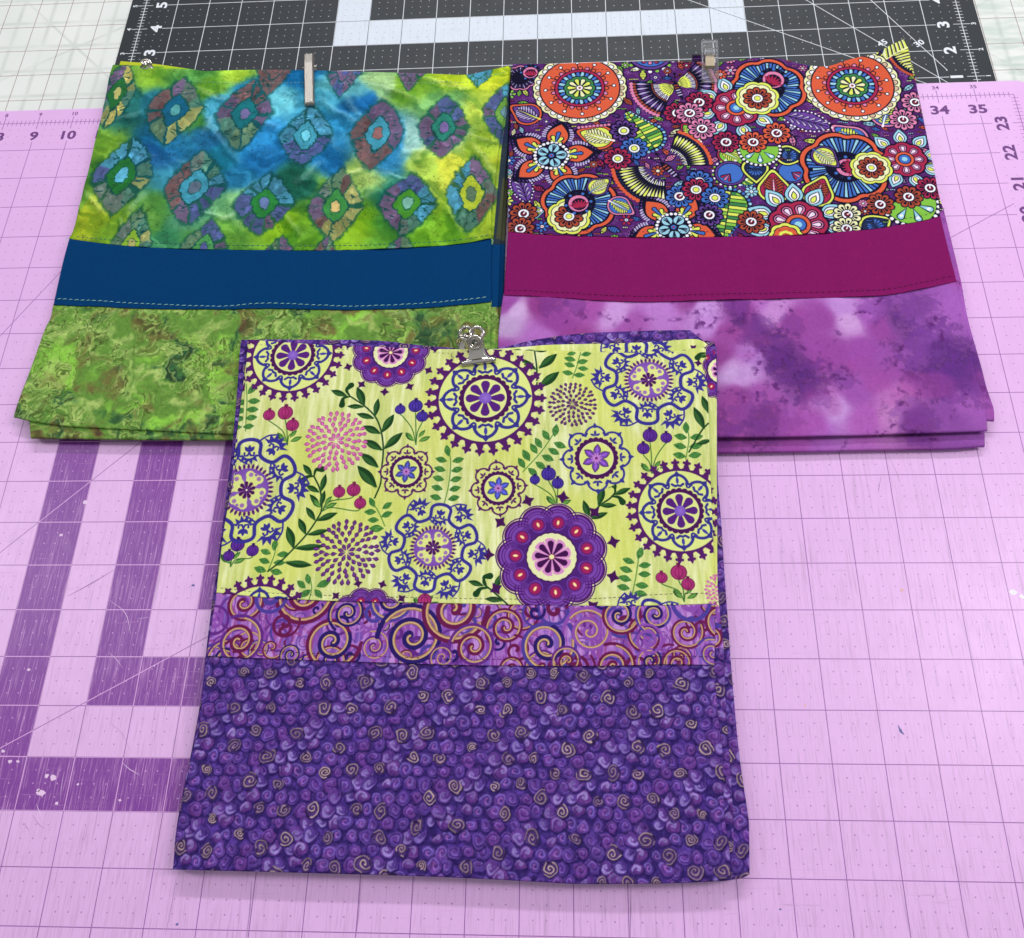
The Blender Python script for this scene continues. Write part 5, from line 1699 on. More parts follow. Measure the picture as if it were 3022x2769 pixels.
for (a, b, r) in ((157, 2295, .10), (120, 2340, .11), (168, 2371, .05), (30, 2248, .06), (52, 2248, .05), (138, 2291, .06), (112, 2333, .05), (85, 1977, .05), (180, 1579, .06), (252, 1483, .08), (230, 2315, .035), (354, 2362, .035), (455, 1965, .03), (9, 2217, .05)):
    flake(a, b, r, nick, 'nick')
for pts, w in (([(324, 1772), (370, 1810), (386, 1872)], .013), ([(320, 1925), (345, 1948), (362, 1972)], .010), ([(360, 2250), (385, 2272), (412, 2287)], .013), ([(108, 2373), (118, 2400), (133, 2424)], .016), ([(404, 1828), (425, 1824), (440, 1821)], .008), ([(190, 2278), (182, 2320), (178, 2365)], .008), ([(262, 1885), (266, 1910), (272, 1935)], .008)):
    markline(pts, w, nick, 'scratch')
dk = plain('score_mark', (176, 138, 184), .7)
for pts, w in (([(200, 1760), (270, 1722), (338, 1682)], .03), ([(72, 2430), (80, 2444), (88, 2450)], .012), ([(95, 2405), (112, 2430), (130, 2446)], .012), ([(520, 2590), (505, 2680), (488, 2760)], .014), ([(742, 2600), (738, 2680), (728, 2765)], .025), ([(1065, 2600), (1058, 2700), (1050, 2768)], .02), ([(1862, 2620), (1861, 2690), (1860, 2768)], .03), ([(320, 2130), (360, 2165), (382, 2212)], .008), ([(2622, 1345), (2648, 1400), (2655, 1425)], .012), ([(2600, 1405), (2594, 1440), (2592, 1455)], .016)):
    markline(pts, w, dk, 'scratch')
flake(2658, 2155, .035, penb, 'pen_mark'); markline([(2651, 2142), (2658, 2158), (2668, 2168)], .05, penb, 'pen_mark'); flake(2302, 2683, .03, penb, 'pen_mark'); flake(522, 2728, .04, penb, 'pen_mark'); flake(570, 1728, .05, penb, 'pen_mark')
flake(2990, 1748, .10, pale, 'chalk_mark'); flake(3016, 1762, .08, pale, 'chalk_mark')
org = plain('orange_mark', (240, 186, 180), .7)
flake(2661, 1742, .05, org, 'orange_mark'); flake(2375, 2082, .04, org, 'orange_mark')
# ---------------------------------------------------------------- cloth surfaces
NG = {}
SEAM = {'l1': [(205, 702), (345, 722), (507, 732), (800, 738), (1000, 738), (1200, 731), (1350, 720), (1448, 704)],
        'l2': [(158, 898), (284, 903), (487, 911), (800, 910), (1050, 914), (1275, 905), (1447, 890)],
        'r1': [(1502, 682), (1684, 694), (1996, 700), (2308, 694), (2541, 678), (2697, 655), (2773, 637)],
        'r2': [(1489, 870), (1645, 877), (1871, 890), (2151, 884), (2385, 879), (2580, 873), (2697, 855), (2822, 829)],
        'f1': [(640, 1748), (794, 1763), (1016, 1774), (1300, 1779), (1500, 1783), (1797, 1787), (2000, 1784), (2110, 1780)],
        'f2': [(612, 1935), (773, 1942), (1016, 1951), (1300, 1960), (1500, 1964), (1797, 1964), (1946, 1960), (2105, 1962)]}


def wn(x, y, sx, sy, seed):
    """smooth noise over the table, -1..1"""
    if seed not in NG:
        NG[seed] = np.random.RandomState(seed).rand(97, 97) * 2 - 1
    g = NG[seed]
    u = np.asarray(x) / sx + 40; v = np.asarray(y) / sy + 40
    iu = np.floor(u).astype(int); iv = np.floor(v).astype(int); fu = u - iu; fv = v - iv
    fu = fu * fu * (3 - 2 * fu); fv = fv * fv * (3 - 2 * fv)
    q = lambda a, b: g[a % 97, b % 97]
    return (q(iu, iv) * (1 - fu) + q(iu + 1, iv) * fu) * (1 - fv) + (q(iu, iv + 1) * (1 - fu) + q(iu + 1, iv + 1) * fu) * fv


def seg_ridge(x, y, z, p0, p1, amp, wid):
    a = px2w(*p0, z)[:2]; b = px2w(*p1, z)[:2]
    d = b - a; L = np.hypot(*d); d = d / L
    s_ = (x - a[0]) * d[0] + (y - a[1]) * d[1]; n = -(x - a[0]) * d[1] + (y - a[1]) * d[0]
    t = np.clip(s_ / L, 0, 1)
    env = np.sin(PI * np.clip(t, .02, .98)) ** .7 * ((s_ > 0) & (s_ < L))
    return amp * env * np.exp(-(n / wid) ** 2)


def resample(pts, n):
    P = np.asarray(pts, float)
    P = interp_poly(P, 6) if len(P) > 2 else P
    s_ = np.concatenate([[0], np.cumsum(np.hypot(*np.diff(P, axis=0).T))]); s_ /= s_[-1]
    t = np.linspace(0, 1, n)
    return np.stack([np.interp(t, s_, P[:, 0]), np.interp(t, s_, P[:, 1])], 1)


def sheet(name, top, bot, left, right, z, mat, parent, cv=None, r=.03, rt=None, rb=None, disp=None, nu=120, nv=60, tuck=False, uvo=(0, 0)):
    """one leaf of cloth between four measured edges; its rim is rounded and turns under"""
    T = resample(top, nu); B = resample(bot, nu); L = resample(left, nv); R = resample(right, nv)
    u = np.linspace(0, 1, nu)[None, :, None]; v = np.linspace(0, 1, nv)[:, None, None]
    P = (1 - v) * T[None] + v * B[None] + (1 - u) * L[:, None] + u * R[:, None] - ((1 - u) * (1 - v) * T[0] + u * (1 - v) * T[-1] + (1 - u) * v * B[0] + u * v * B[-1])
    W = px2w(P[..., 0], P[..., 1], z)
    rt = r if rt is None else rt; rb = r if rb is None else rb
    K = 5
    ang = np.linspace(0, PI, K + 1)[1:]
    G = np.zeros((nv + 2 * K, nu + 2 * K, 3)); G[K:-K, K:-K] = W
    X0, Y0 = W[..., 0], W[..., 1]
    zz = W[..., 2] + (disp(X0, Y0) if disp else 0)
    if tuck:                                        # the upper edge runs down under the neighbour's hem
        vv = np.linspace(0, 1, nv)[:, None] * nv
        zz = zz - .030 * np.clip(1 - vv / max(2.2, nv * .05), 0, 1)
    G[K:-K, K:-K, 2] = zz

    def outward(edge, inner):
        d = edge[..., :2] - inner[..., :2]
        return d / np.maximum(np.linalg.norm(d, axis=-1, keepdims=True), 1e-9)
    for k in range(K):
        s_, c_ = math.sin(ang[k]), 1 - math.cos(ang[k])
        for (rr, row, edge, inner) in ((rt, K - 1 - k, G[K], G[K + 1]), (rb, nv + K + k, G[nv + K - 1], G[nv + K - 2])):
            d = outward(edge[K:-K], inner[K:-K])
            G[row, K:-K, :2] = edge[K:-K, :2] + d * rr * s_; G[row, K:-K, 2] = edge[K:-K, 2] - rr * c_
    for k in range(K):
        s_, c_ = math.sin(ang[k]), 1 - math.cos(ang[k])
        for (col, ec, ic) in ((K - 1 - k, K, K + 1), (nu + K + k, nu + K - 1, nu + K - 2)):
            edge, inner = G[:, ec].copy(), G[:, ic]
            d = outward(edge, inner)
            # near the folded corners reuse the side's direction
            d[:K] = d[K]; d[-K:] = d[-K - 1]
            G[:, col, :2] = edge[:, :2] + d * r * s_
            G[:, col, 2] = np.minimum(edge[:, 2], G[np.clip(np.arange(nv + 2 * K), K, nv + K - 1), ec, 2] - r * c_)
    h, w = G.shape[:2]
    idx = np.arange(h * w).reshape(h, w)
    F_ = np.stack([idx[:-1, :-1], idx[1:, :-1], idx[1:, 1:], idx[:-1, 1:]], -1).reshape(-1, 4)
    uv = None
    if cv is not None:
        uv = np.stack([(G[..., 0] + uvo[0] - cv.x0) / (cv.x1 - cv.x0), (G[..., 1] + uvo[1] - cv.y0) / (cv.y1 - cv.y0)], -1).reshape(-1, 2)
    return mesh(name, G.reshape(-1, 3), F_, mat, parent, True, uv)


def stitches(pts, z, disp, mat, parent, L=.085, gap=.045, w=.019, lift=.008, tilt=.0):
    P = px2w(np.array([q[0] for q in pts], float), np.array([q[1] for q in pts], float), z)[:, :2]
    P = interp_poly(P, 12)
    s_ = np.concatenate([[0], np.cumsum(np.hypot(*np.diff(P, axis=0).T))])
    rg = random.Random(len(pts)); out = []
    a = 0.03
    while a + L < s_[-1]:
        l = L * rg.uniform(.85, 1.1)
        q = []
        for t in (a, a + l * .5, a + l):
            x, y = np.interp(t, s_, P[:, 0]), np.interp(t, s_, P[:, 1])
            q.append((x, y + (t - a) / l * tilt, t))
        pts3 = []
        for i, (x, y, t) in enumerate(q):
            zz = (z(x, y) if callable(z) else z) + (disp(x, y) if disp else 0) + (lift if i == 1 else -.002)
            pts3.append((x, y, float(zz)))
        out.append(tubem(pts3, [w * .35, w * .5, w * .35], 5))
        a += l + gap * rg.uniform(.8, 1.2)
    v, f = merge(out)
    return tag(mesh('stitching', v, f, mat, parent), kind='stuff')


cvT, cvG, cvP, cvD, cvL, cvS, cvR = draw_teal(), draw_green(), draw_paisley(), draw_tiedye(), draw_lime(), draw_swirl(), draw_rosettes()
# the turned-over hem of the batik is the yellow and aqua part of the dye
for (a, b, col_) in ((330, 480, (196, 200, 46)), (480, 640, (178, 198, 40)), (640, 780, (132, 190, 90)), (780, 900, (46, 150, 180)), (900, 1120, (84, 180, 176)), (1120, 1400, (120, 184, 110))):
    pxpoly(cvT, [(a, 172), (b + 8, 172), (b + 8, 200 if a > 400 else 190), (a, 196 if a > 400 else 186)], c8(*col_), .9)
pxpoly(cvT, [(1507, 190), (1560, 190), (1530, 760), (1449, 760), (1463, 600), (1478, 440), (1492, 340)], c8(30, 40, 66), .9)  # dark navy print of the lower leaves, with the gap's shade painted in
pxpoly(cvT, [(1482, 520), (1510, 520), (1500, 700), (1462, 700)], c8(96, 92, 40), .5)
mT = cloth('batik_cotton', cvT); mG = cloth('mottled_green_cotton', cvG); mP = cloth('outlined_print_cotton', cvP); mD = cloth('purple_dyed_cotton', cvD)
mL = cloth('lime_roundel_cotton', cvL); mS = cloth('swirl_cotton', cvS); mR = cloth('rosette_cotton', cvR)
mBlue = cloth('navy_blue_cotton', None, (0, 56, 104)); mMag = cloth('magenta_cotton', None, (126, 22, 92))
th_aqua = plain('aqua_thread', (150, 208, 196), .5); th_teal = plain('teal_thread', (70, 130, 120), .5); th_mag = plain('magenta_thread', (96, 14, 70), .6)
th_br = plain('brown_thread', (104, 74, 96), .6); th_pur = plain('purple_thread', (70, 30, 84), .6); th_grey = plain('grey_thread', (132, 134, 140), .6)


def pucker(x, y, seam, z, amp=.007, off=.09):
    """the cloth gathered by a line of stitches just above a seam"""
    P = px2w(np.array([q[0] for q in seam], float), np.array([q[1] for q in seam], float), z)
    ys = np.interp(x, P[:, 0], P[:, 1])
    d = y - ys - off
    return amp * wn(x, y, .12, 3.0, 51) * np.exp(-(d / .13) ** 2) + amp * .5 * wn(x, y, .3, 3, 52) * np.exp(-(d / .3) ** 2) - amp * 1.2 * np.exp(-(d / .045) ** 2)


# ---- left bundle
LB_ = thing('folded_pillowcase', tuple(px2w(760, 760, 0)), 'folded cloth bundle with turquoise diamond batik, navy band and mottled green cotton', 'folded cloth', 'folded three-fabric bundles on the pink mat')
def dT(x, y):
    d = .016 * wn(x, y, 1.3, 1.0, 1) + .009 * wn(x, y, .45, .4, 2) + .012 * (1 - np.abs(wn(x + .5 * wn(x, y, 1, 1, 8), y, .8, .7, 3)) * 2)
    for p0, p1, a, w_ in CRE:
        d = d + 1.25 * seg_ridge(x, y, H_LEFT, p0, p1, a, w_ * .62)
    return d + pucker(x, y, SEAM['l1'], H_LEFT)


def dB(x, y):
    return .016 * wn(x, y, 1.2, 2.0, 5) + .009 * wn(x, y, .45, .8, 6) + pucker(x, y, SEAM['l2'], H_LEFT, .009)


T1 = [(335, 193), (446, 201), (595, 228), (709, 223), (843, 219), (950, 221), (1200, 227), (1376, 223), (1445, 206), (1500, 196)]
S1 = [(205, 702), (219, 706), (345, 722), (507, 732), (800, 738), (1000, 738), (1200, 731), (1350, 720), (1448, 704)]
S2 = [(158, 898), (284, 903), (487, 911), (800, 910), (1050, 914), (1275, 905), (1447, 890)]
B1 = [(43, 1228), (93, 1240), (162, 1250), (227, 1257), (447, 1267), (690, 1278), (1000, 1283), (1442, 1285)]
up = lambda c, d: [(a, b - d) for a, b in c]
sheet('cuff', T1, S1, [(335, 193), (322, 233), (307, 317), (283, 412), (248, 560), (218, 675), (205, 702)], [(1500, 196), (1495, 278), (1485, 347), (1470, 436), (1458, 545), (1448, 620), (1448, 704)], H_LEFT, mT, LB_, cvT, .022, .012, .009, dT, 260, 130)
sheet('accent_band', up(S1, 6), S2, [(207, 696), (205, 708), (180, 800), (158, 898)], [(1448, 698), (1446, 800), (1447, 890)], H_LEFT - .012, mBlue, LB_, None, .022, .01, .009, dB, 280, 44, True)
sheet('body_panel', up(S2, 6), B1, [(158, 892), (150, 937), (132, 974), (85, 1104), (61, 1168), (46, 1215), (43, 1228)], [(1447, 884), (1444, 1000), (1442, 1100), (1442, 1285)], H_LEFT - .024, mG, LB_, cvG, .03, .01, .03, dB, 160, 60, True)
zs = (.27, .19, .10)
RX = [(1503, 1497, 1484, 1473, 1466, 1472, 1478), (1511, 1505, 1494, 1487, 1481, 1483, 1488), (1506, 1498, 1485, 1476, 1470, 1477, 1482)]
TT = [(357, 182), (460, 190), (572, 206), (610, 211), (700, 208), (873, 208), (997, 211), (1174, 216), (1272, 219), (1376, 222), (1445, 208)]
for i, z_ in enumerate(zs):
    x = RX[i]
    tt = TT + [(x[0], 200)] if i == 0 else [(a, b + 14 + 5 * i) for a, b in TT] + [(x[0], 214)]
    k = 6 + 8 * i
    s1 = [(212 + k, 702)] + S1[2:-1] + [(x[3], 720)]; s2 = [(164 + k, 898)] + S2[1:-1] + [(x[4], 905)]
    b = [(93 + 2 * i, 1288 - 3 * i), (426, 1293 - 3 * i), (690, 1294 - 3 * i), (1100, 1296 - 3 * i), (x[6], 1296 - 3 * i)]
    g = lambda dx, dy: (lambda X, Y: .010 * wn(X + dx, Y + dy, 1.1, 1.1, 20))
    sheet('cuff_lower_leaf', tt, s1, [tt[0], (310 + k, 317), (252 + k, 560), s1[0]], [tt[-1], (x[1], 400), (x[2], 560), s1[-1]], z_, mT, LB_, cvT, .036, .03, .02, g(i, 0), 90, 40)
    sheet('band_lower_leaf', s1, s2, [s1[0], s2[0]], [s1[-1], s2[-1]], z_ - .004, mBlue, LB_, None, .036, .02, .02, g(i, 0), 60, 16)
    sheet('body_lower_leaf', s2, b, [s2[0], (136 + k, 974), (92 + k, 1104), (88 + i, 1200), b[0]], [s2[-1], (x[5], 1000), b[-1]], z_ - .008, mG, LB_, cvG, .036, .02, .04, g(i, 0), 90, 40)
off = lambda c, d: [(a, b - d) for a, b in c]
stitches([(150 + 14, 882)] + off([(284, 889), (400, 896), (487, 900), (640, 904), (800, 897)], 0) + [(1050, 905), (1275, 893), (1442, 878)], H_LEFT - .012, dB, th_aqua, LB_, .11, .05, .02, .010, .02)
stitches([(222, 697), (345, 709), (507, 719), (800, 726), (1000, 726), (1200, 720), (1350, 709), (1445, 694)], H_LEFT, dT, th_teal, LB_, .08, .05)
stitches([(540, 238), (709, 246), (843, 245), (980, 246), (1200, 247), (1376, 243), (1445, 226), (1495, 212)], H_LEFT, dT, th_aqua, LB_, .07, .05, .013)

# ---- right bundle
RB_ = thing('folded_pillowcase', tuple(px2w(2200, 760, 0)), 'folded cloth bundle with many-coloured flower doodle print, magenta band and purple tie-dye', 'folded cloth', 'folded three-fabric bundles on the pink mat')


def dP(x, y):
    c = px2w(2640, 150, H_RIGHT); c2 = px2w(2420, 200, H_RIGHT); c3 = px2w(2230, 190, H_RIGHT)
    e = np.exp(-(((x - c[0]) / .9) ** 2 + ((y - c[1]) / .7) ** 2))
    e2 = np.exp(-(((x - c3[0]) / .8) ** 2 + ((y - c3[1]) / .6) ** 2))
    return .012 * wn(x, y, 1.8, 1.4, 11) + .004 * wn(x, y, .5, .5, 12) + .13 * e + .05 * e2 + pucker(x, y, SEAM['r1'], H_RIGHT)


def dM(x, y):
    return .020 * wn(x, y, .55, 5.0, 13) + .010 * wn(x, y, .3, 2.5, 14) + .006 * wn(x, y, .5, .4, 44) + pucker(x, y, SEAM['r2'], H_RIGHT, .010)


def dD(x, y):
    return .022 * wn(x, y, .8, 3.4, 15) + .012 * wn(x, y, .6, .9, 16)


T1 = [(1515, 190), (1688, 187), (1847, 184), (2073, 184), (2117, 187), (2208, 177), (2296, 175), (2359, 187), (2407, 195), (2447, 195), (2510, 177), (2578, 167), (2600, 158), (2664, 126)]
S1 = [(1502, 682), (1684, 694), (1996, 700), (2308, 694), (2541, 678), (2697, 655), (2773, 637)]
S2 = [(1489, 870), (1645, 877), (1871, 890), (2151, 884), (2385, 879), (2580, 873), (2697, 855), (2822, 829)]
B1 = [(1468, 1292), (1800, 1290), (2112, 1287), (2385, 1283), (2697, 1274), (2911, 1267)]
sheet('cuff', T1, S1, [(1515, 190), (1509, 258), (1507, 358), (1501, 516), (1502, 682)], [(2664, 126), (2675, 155), (2695, 231), (2717, 326), (2740, 437), (2760, 528), (2773, 637)], H_RIGHT, mP, RB_, cvP, .022, .012, .009, dP, 300, 120)
sheet('accent_band', up(S1, 6), S2, [(1502, 676), (1495, 780), (1489, 870)], [(2772, 631), (2797, 735), (2822, 829)], H_RIGHT - .012, mMag, RB_, None, .022, .01, .009, dM, 300, 44, True)
sheet('body_panel', up(S2, 6), B1, [(1489, 864), (1477, 955), (1473, 1029), (1468, 1292)], [(2820, 823), (2830, 880), (2850, 965), (2874, 1093), (2901, 1185), (2911, 1267)], H_RIGHT - .024, mD, RB_, cvD, .03, .01, .035, dD, 180, 70, True)
specs = ((.28, [(2690, 190), (2763, 550), (2783, 619)], (2834, 835), [(2853, 941), (2889, 1070), (2908, 1144), (2928, 1204), (2930, 1236)], [(1475, 1240), (2200, 1240), (2930, 1236)]),
         (.18, [(2680, 200), (2755, 550), (2776, 622)], (2824, 838), [(2845, 941), (2880, 1100), (2900, 1260), (2902, 1312)], [(1470, 1330), (2112, 1331), (2541, 1323), (2800, 1319), (2902, 1312)]),
         (.09, [(2676, 205), (2750, 550), (2770, 624)], (2818, 840), [(2838, 941), (2872, 1100), (2885, 1250), (2872, 1316)], [(1472, 1325), (2112, 1327), (2541, 1320), (2872, 1316)]))
for i, (z_, rc_, s2r, rb_, bb) in enumerate(specs):
    k = 9 + 3 * i
    tt = [(1517 + k, 196 + 3 * i), (2073, 194 + 3 * i), (2440, 202), rc_[0]]
    s1 = [(1504 + k, 682)] + S1[1:-1] + [rc_[-1]]; s2 = [(1491 + k, 870)] + S2[1:-1] + [s2r]
    g = lambda dx: (lambda X, Y: .010 * wn(X + dx, Y, 1.1, 1.1, 21))
    sheet('cuff_lower_leaf', tt, s1, [tt[0], s1[0]], rc_, z_, mP, RB_, cvP, .042, .03, .02, g(i), 80, 36)
    sheet('band_lower_leaf', s1, s2, [s1[0], s2[0]], [s1[-1], s2[-1]], z_ - .004, mMag if i else mD, RB_, cvD, .042, .02, .02, g(i), 60, 16)
    sheet('body_lower_leaf', s2, bb, [s2[0], bb[0]], [s2[-1]] + rb_, z_ - .008, mD, RB_, cvD, .042, .02, .045, g(i), 90, 40)
stitches([(1495, 856), (1645, 862), (1871, 874), (2151, 868), (2385, 863), (2580, 857), (2697, 838), (2816, 812)], H_RIGHT - .012, dM, th_mag, RB_, .085, .05, .014)
stitches([(1508, 668), (1684, 680), (1996, 685), (2308, 680), (2541, 664), (2697, 641), (2765, 624)], H_RIGHT, dP, th_br, RB_, .07, .06, .012)
stitches([(1520, 205), (1688, 206), (1847, 206), (2060, 205), (2240, 196), (2359, 206), (2430, 213)], H_RIGHT, dP, th_br, RB_, .07, .06, .012)

# ---- front bundle, its upper part lying on the other two
FB_ = thing('folded_pillowcase', tuple(px2w(1380, 1800, 0)), 'folded cloth bundle in front: lime roundel print, swirl band, dark purple rosette cotton', 'folded cloth', 'folded three-fabric bundles on the pink mat')


def dL(x, y):
    return .014 * wn(x, y, 1.2, 2.6, 31) + .006 * wn(x, y, .5, .8, 32) + pucker(x, y, SEAM['f1'], h_front)


def dR(x, y):
    return .009 * wn(x, y, 1.2, 2.2, 33) + .004 * wn(x, y, .4, .5, 34) + pucker(x, y, SEAM['f2'], h_front)


T1 = [(733, 1003), (956, 1019), (1140, 1026), (1347, 1032), (1446, 1032), (1700, 1038), (1883, 1042), (1966, 1041), (2037, 1030), (2081, 1026)]
S1 = [(640, 1748), (794, 1763), (1016, 1774), (1300, 1779), (1500, 1783), (1797, 1787), (2000, 1784), (2110, 1780)]
S2 = [(612, 1935), (773, 1942), (1016, 1951), (1300, 1960), (1500, 1964), (1797, 1964), (1946, 1960), (2105, 1962)]
B1 = [(512, 2562), (873, 2571), (1280, 2583), (1550, 2596), (1700, 2604), (1859, 2604), (2017, 2601), (2155, 2593)]
hz = lambda d: (lambda x, y: h_front(x, y) - d)
sheet('cuff', T1, S1, [(733, 1003), (724, 1134), (717, 1249), (703, 1281), (696, 1387), (667, 1529), (650, 1660), (640, 1748)], [(2081, 1026), (2083, 1080), (2085, 1134), (2089, 1210), (2093, 1350), (2097, 1456), (2104, 1617), (2110, 1780)], h_front, mL, FB_, cvL, .018, .010, .008, dL, 300, 150)
sheet('accent_band', up(S1, 6), S2, [(641, 1742), (612, 1935)], [(2110, 1774), (2108, 1860), (2105, 1962)], hz(.012), mS, FB_, cvS, .018, .008, .008, dR, 260, 44, True)
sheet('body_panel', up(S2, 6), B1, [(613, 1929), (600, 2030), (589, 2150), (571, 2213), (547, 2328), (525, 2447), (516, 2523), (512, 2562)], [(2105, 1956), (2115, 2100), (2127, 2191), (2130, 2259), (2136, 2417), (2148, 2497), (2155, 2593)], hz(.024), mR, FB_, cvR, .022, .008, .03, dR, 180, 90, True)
# second leaf: lime over swirl over rosettes, peeping out at the right
tt = [(736, 1008), (956, 1022), (1347, 1034), (1446, 1032), (1560, 1024), (1630, 1019), (1842, 1014), (1966, 1008), (2060, 1003), (2108, 1034)]
s1 = [(646, 1748), (1016, 1774), (1500, 1783), (2120, 1790)]; s2 = [(618, 1935), (1016, 1951), (1500, 1962), (2133, 1910)]
b = [(520, 2560), (873, 2568), (1280, 2580), (1700, 2600), (2100, 2598), (2158, 2592)]
gL = lambda X, Y: .008 * wn(X, Y, .8, 1.0, 35)
sheet('cuff_lower_leaf', tt, s1, [tt[0], (700, 1290), s1[0]], [tt[-1], (2113, 1100), (2113, 1364), (2114, 1560), (2115, 1720), s1[-1]], hz(.060), mL, FB_, cvL, .022, .015, .015, gL, 110, 50, False, (.30, 0))
sheet('band_lower_leaf', s1, s2, [s1[0], s2[0]], [s1[-1], s2[-1]], hz(.064), mS, FB_, cvS, .022, .015, .015, gL, 80, 16, False, (-.5, .12))
sheet('body_lower_leaf', s2, b, [s2[0], (600, 2050), (555, 2328), b[0]], [s2[-1], (2140, 2092), (2152, 2259), (2162, 2450), b[-1]], hz(.068), mR, FB_, cvR, .022, .015, .02, gL, 110, 60, False, (-.7, .1))
# further leaves: all rosette cotton
for i, (d_, dx) in enumerate(((.125, 0), (.20, -6), (.27, -12))):
    tt = [(714, 1004), (864, 1004), (1094, 1006), (1255, 1021), (1400, 1033), (1474, 1028), (1584, 1003), (1722, 985), (1860, 979), (2035, 975)]
    tt = [(a, b_ + 9 * i) for a, b_ in tt]
    b = [(514 + 4 * i, 2560), (873, 2570), (1280, 2581), (1700, 2602), (2017, 2600), (2170, 2590 - 3 * i), (2208 + dx, 2578)]
    lf = [(tt[0][0], tt[0][1]), (710, 1042), (700, 1180), (688, 1318), (664, 1514), (640, 1700), (626, 1799), (610, 1934), (598, 2050), (569, 2213), (545, 2330), (523, 2450), b[0]]
    rt_ = [tt[-1], (2080 + dx, 1010), (2111 + dx, 1040), (2113 + dx, 1364), (2125 + dx, 1548), (2136 + dx, 1720), (2144 + dx, 1824), (2155 + dx, 1980), (2177 + dx, 2220), (2204 + dx, 2409), (2207 + dx, 2460), b[-1]]
    sheet('rosette_leaf', tt, b, [(q[0] + 3 * i, q[1]) for q in lf[:-1]] + [b[0]], rt_, hz(d_), mR, FB_, cvR, .034, .02, .034, lambda X, Y, i=i: .010 * wn(X + i, Y, .9, .9, 36), 130, 120, False, (-.4 - .5 * i, .13 + .1 * i))
stitches([(646, 1735), (794, 1750), (1016, 1759), (1300, 1765), (1500, 1768), (1750, 1766), (1900, 1757), (2000, 1752), (2100, 1750)], h_front, dL, th_br, FB_, .075, .03, .011)
stitches([(618, 1912), (773, 1920), (1016, 1933), (1300, 1944), (1500, 1946), (1797, 1944), (1946, 1938), (2104, 1938)], hz(.012), dR, th_pur, FB_, .075, .04, .011)
stitches([(752, 1016), (956, 1030), (1140, 1037), (1340, 1043)], h_front, dL, th_grey, FB_, .06, .05, .009)

# a few loose thread ends at raw edges
def loose(pts, z, m, par, r=.006):
    P = px2w(np.array([q[0] for q in pts], float), np.array([q[1] for q in pts], float), z)
    P[:, 2] += np.linspace(0, .03, len(P)); P = interp_poly(P, 5)
    v, f = tubem(P, r, 5)
    mesh('loose_thread', v, f, m, par)


loose([(2660, 128), (2668, 118), (2664, 108)], H_RIGHT + .1, th_grey, RB_); loose([(2822, 829), (2829, 833), (2832, 845)], H_RIGHT, th_mag, RB_)
loose([(2109, 1782), (2118, 1776), (2124, 1786)], h_front, th_pur, FB_); loose([(2085, 1140), (2092, 1150), (2089, 1165)], h_front, th_grey, FB_)
loose([(205, 702), (196, 706), (199, 718)], H_LEFT, th_aqua, LB_); loose([(1448, 704), (1455, 712), (1453, 724)], H_LEFT, th_aqua, LB_)
loose([(1335, 1040), (1332, 1050), (1340, 1058)], h_front, th_grey, FB_)

# ---------------------------------------------------------------- clips
nickel = metal('nickel', (214, 208, 200), .16); brushed = metal('brushed_steel', (176, 170, 162), .36); tan = metal('tan_steel', (150, 138, 118), .5)
dark_in = metal('dark_steel', (60, 58, 62), .4)


def plastic(name, rgb, alpha_rough=.04):
    t = NT(name); b = t.bsdf
    tc = t.n('ShaderNodeTexCoord'); n = t.noise(t.scale(tc.outputs['Object'], 1 / S), 6, 3)
    t.put(b.inputs['Base Color'], t.mix(n, lin(*rgb), lin(*[min(c + 8, 255) for c in rgb])))
    b.inputs['Transmission Weight'].default_value = .93; b.inputs['IOR'].default_value = 1.38
    t.put(b.inputs['Roughness'], t.f('MULTIPLY_ADD', n, .02, .0))
    return t.m


clear = plastic('clear_plastic', (250, 252, 255)); purplep = plastic('purple_plastic', (120, 70, 150))


def axes(p0, p1):
    """frame on the table: y runs from p0 to p1"""
    ay = np.array([p1[0] - p0[0], p1[1] - p0[1], 0.0]); L = np.linalg.norm(ay); ay /= L
    return np.array([ay[1], -ay[0], 0.0]), ay, np.array([0, 0, 1.0]), L


# flat metal clip on the batik
o = px2w(912, 306, .47); q = px2w(911, 158, .47)
ax, ay, az, L = axes(o, q); o = np.array(o)
C1 = thing('metal_clip', tuple(o), 'flat brushed silver hair-type clip gripping the top of the turquoise batik', 'clip')
w2 = .135


def arm(prof, wd, flange, th):
    """channel-shaped lever following a side profile (y, z), flanges hanging down"""
    sec = [(-wd, -flange), (-wd, -.022), (-wd + .022, 0), (wd - .034, 0), (wd, -.03), (wd + .004, -flange), (wd - th, -flange), (wd - th, -.02), (wd - th - .01, -th), (-wd + th + .01, -th), (-wd + th, -.02), (-wd + th, -flange)]
    V = [(sx, y_, z_ + sz * k) for (y_, z_, k) in prof for sx, sz in sec]
    n = len(sec); m = len(prof)
    f = [[i * n + k, i * n + (k + 1) % n, (i + 1) * n + (k + 1) % n, (i + 1) * n + k] for i in range(m - 1) for k in range(n)]
    f += [list(range(n))[::-1], [(m - 1) * n + k for k in range(n)]]
    return V, f


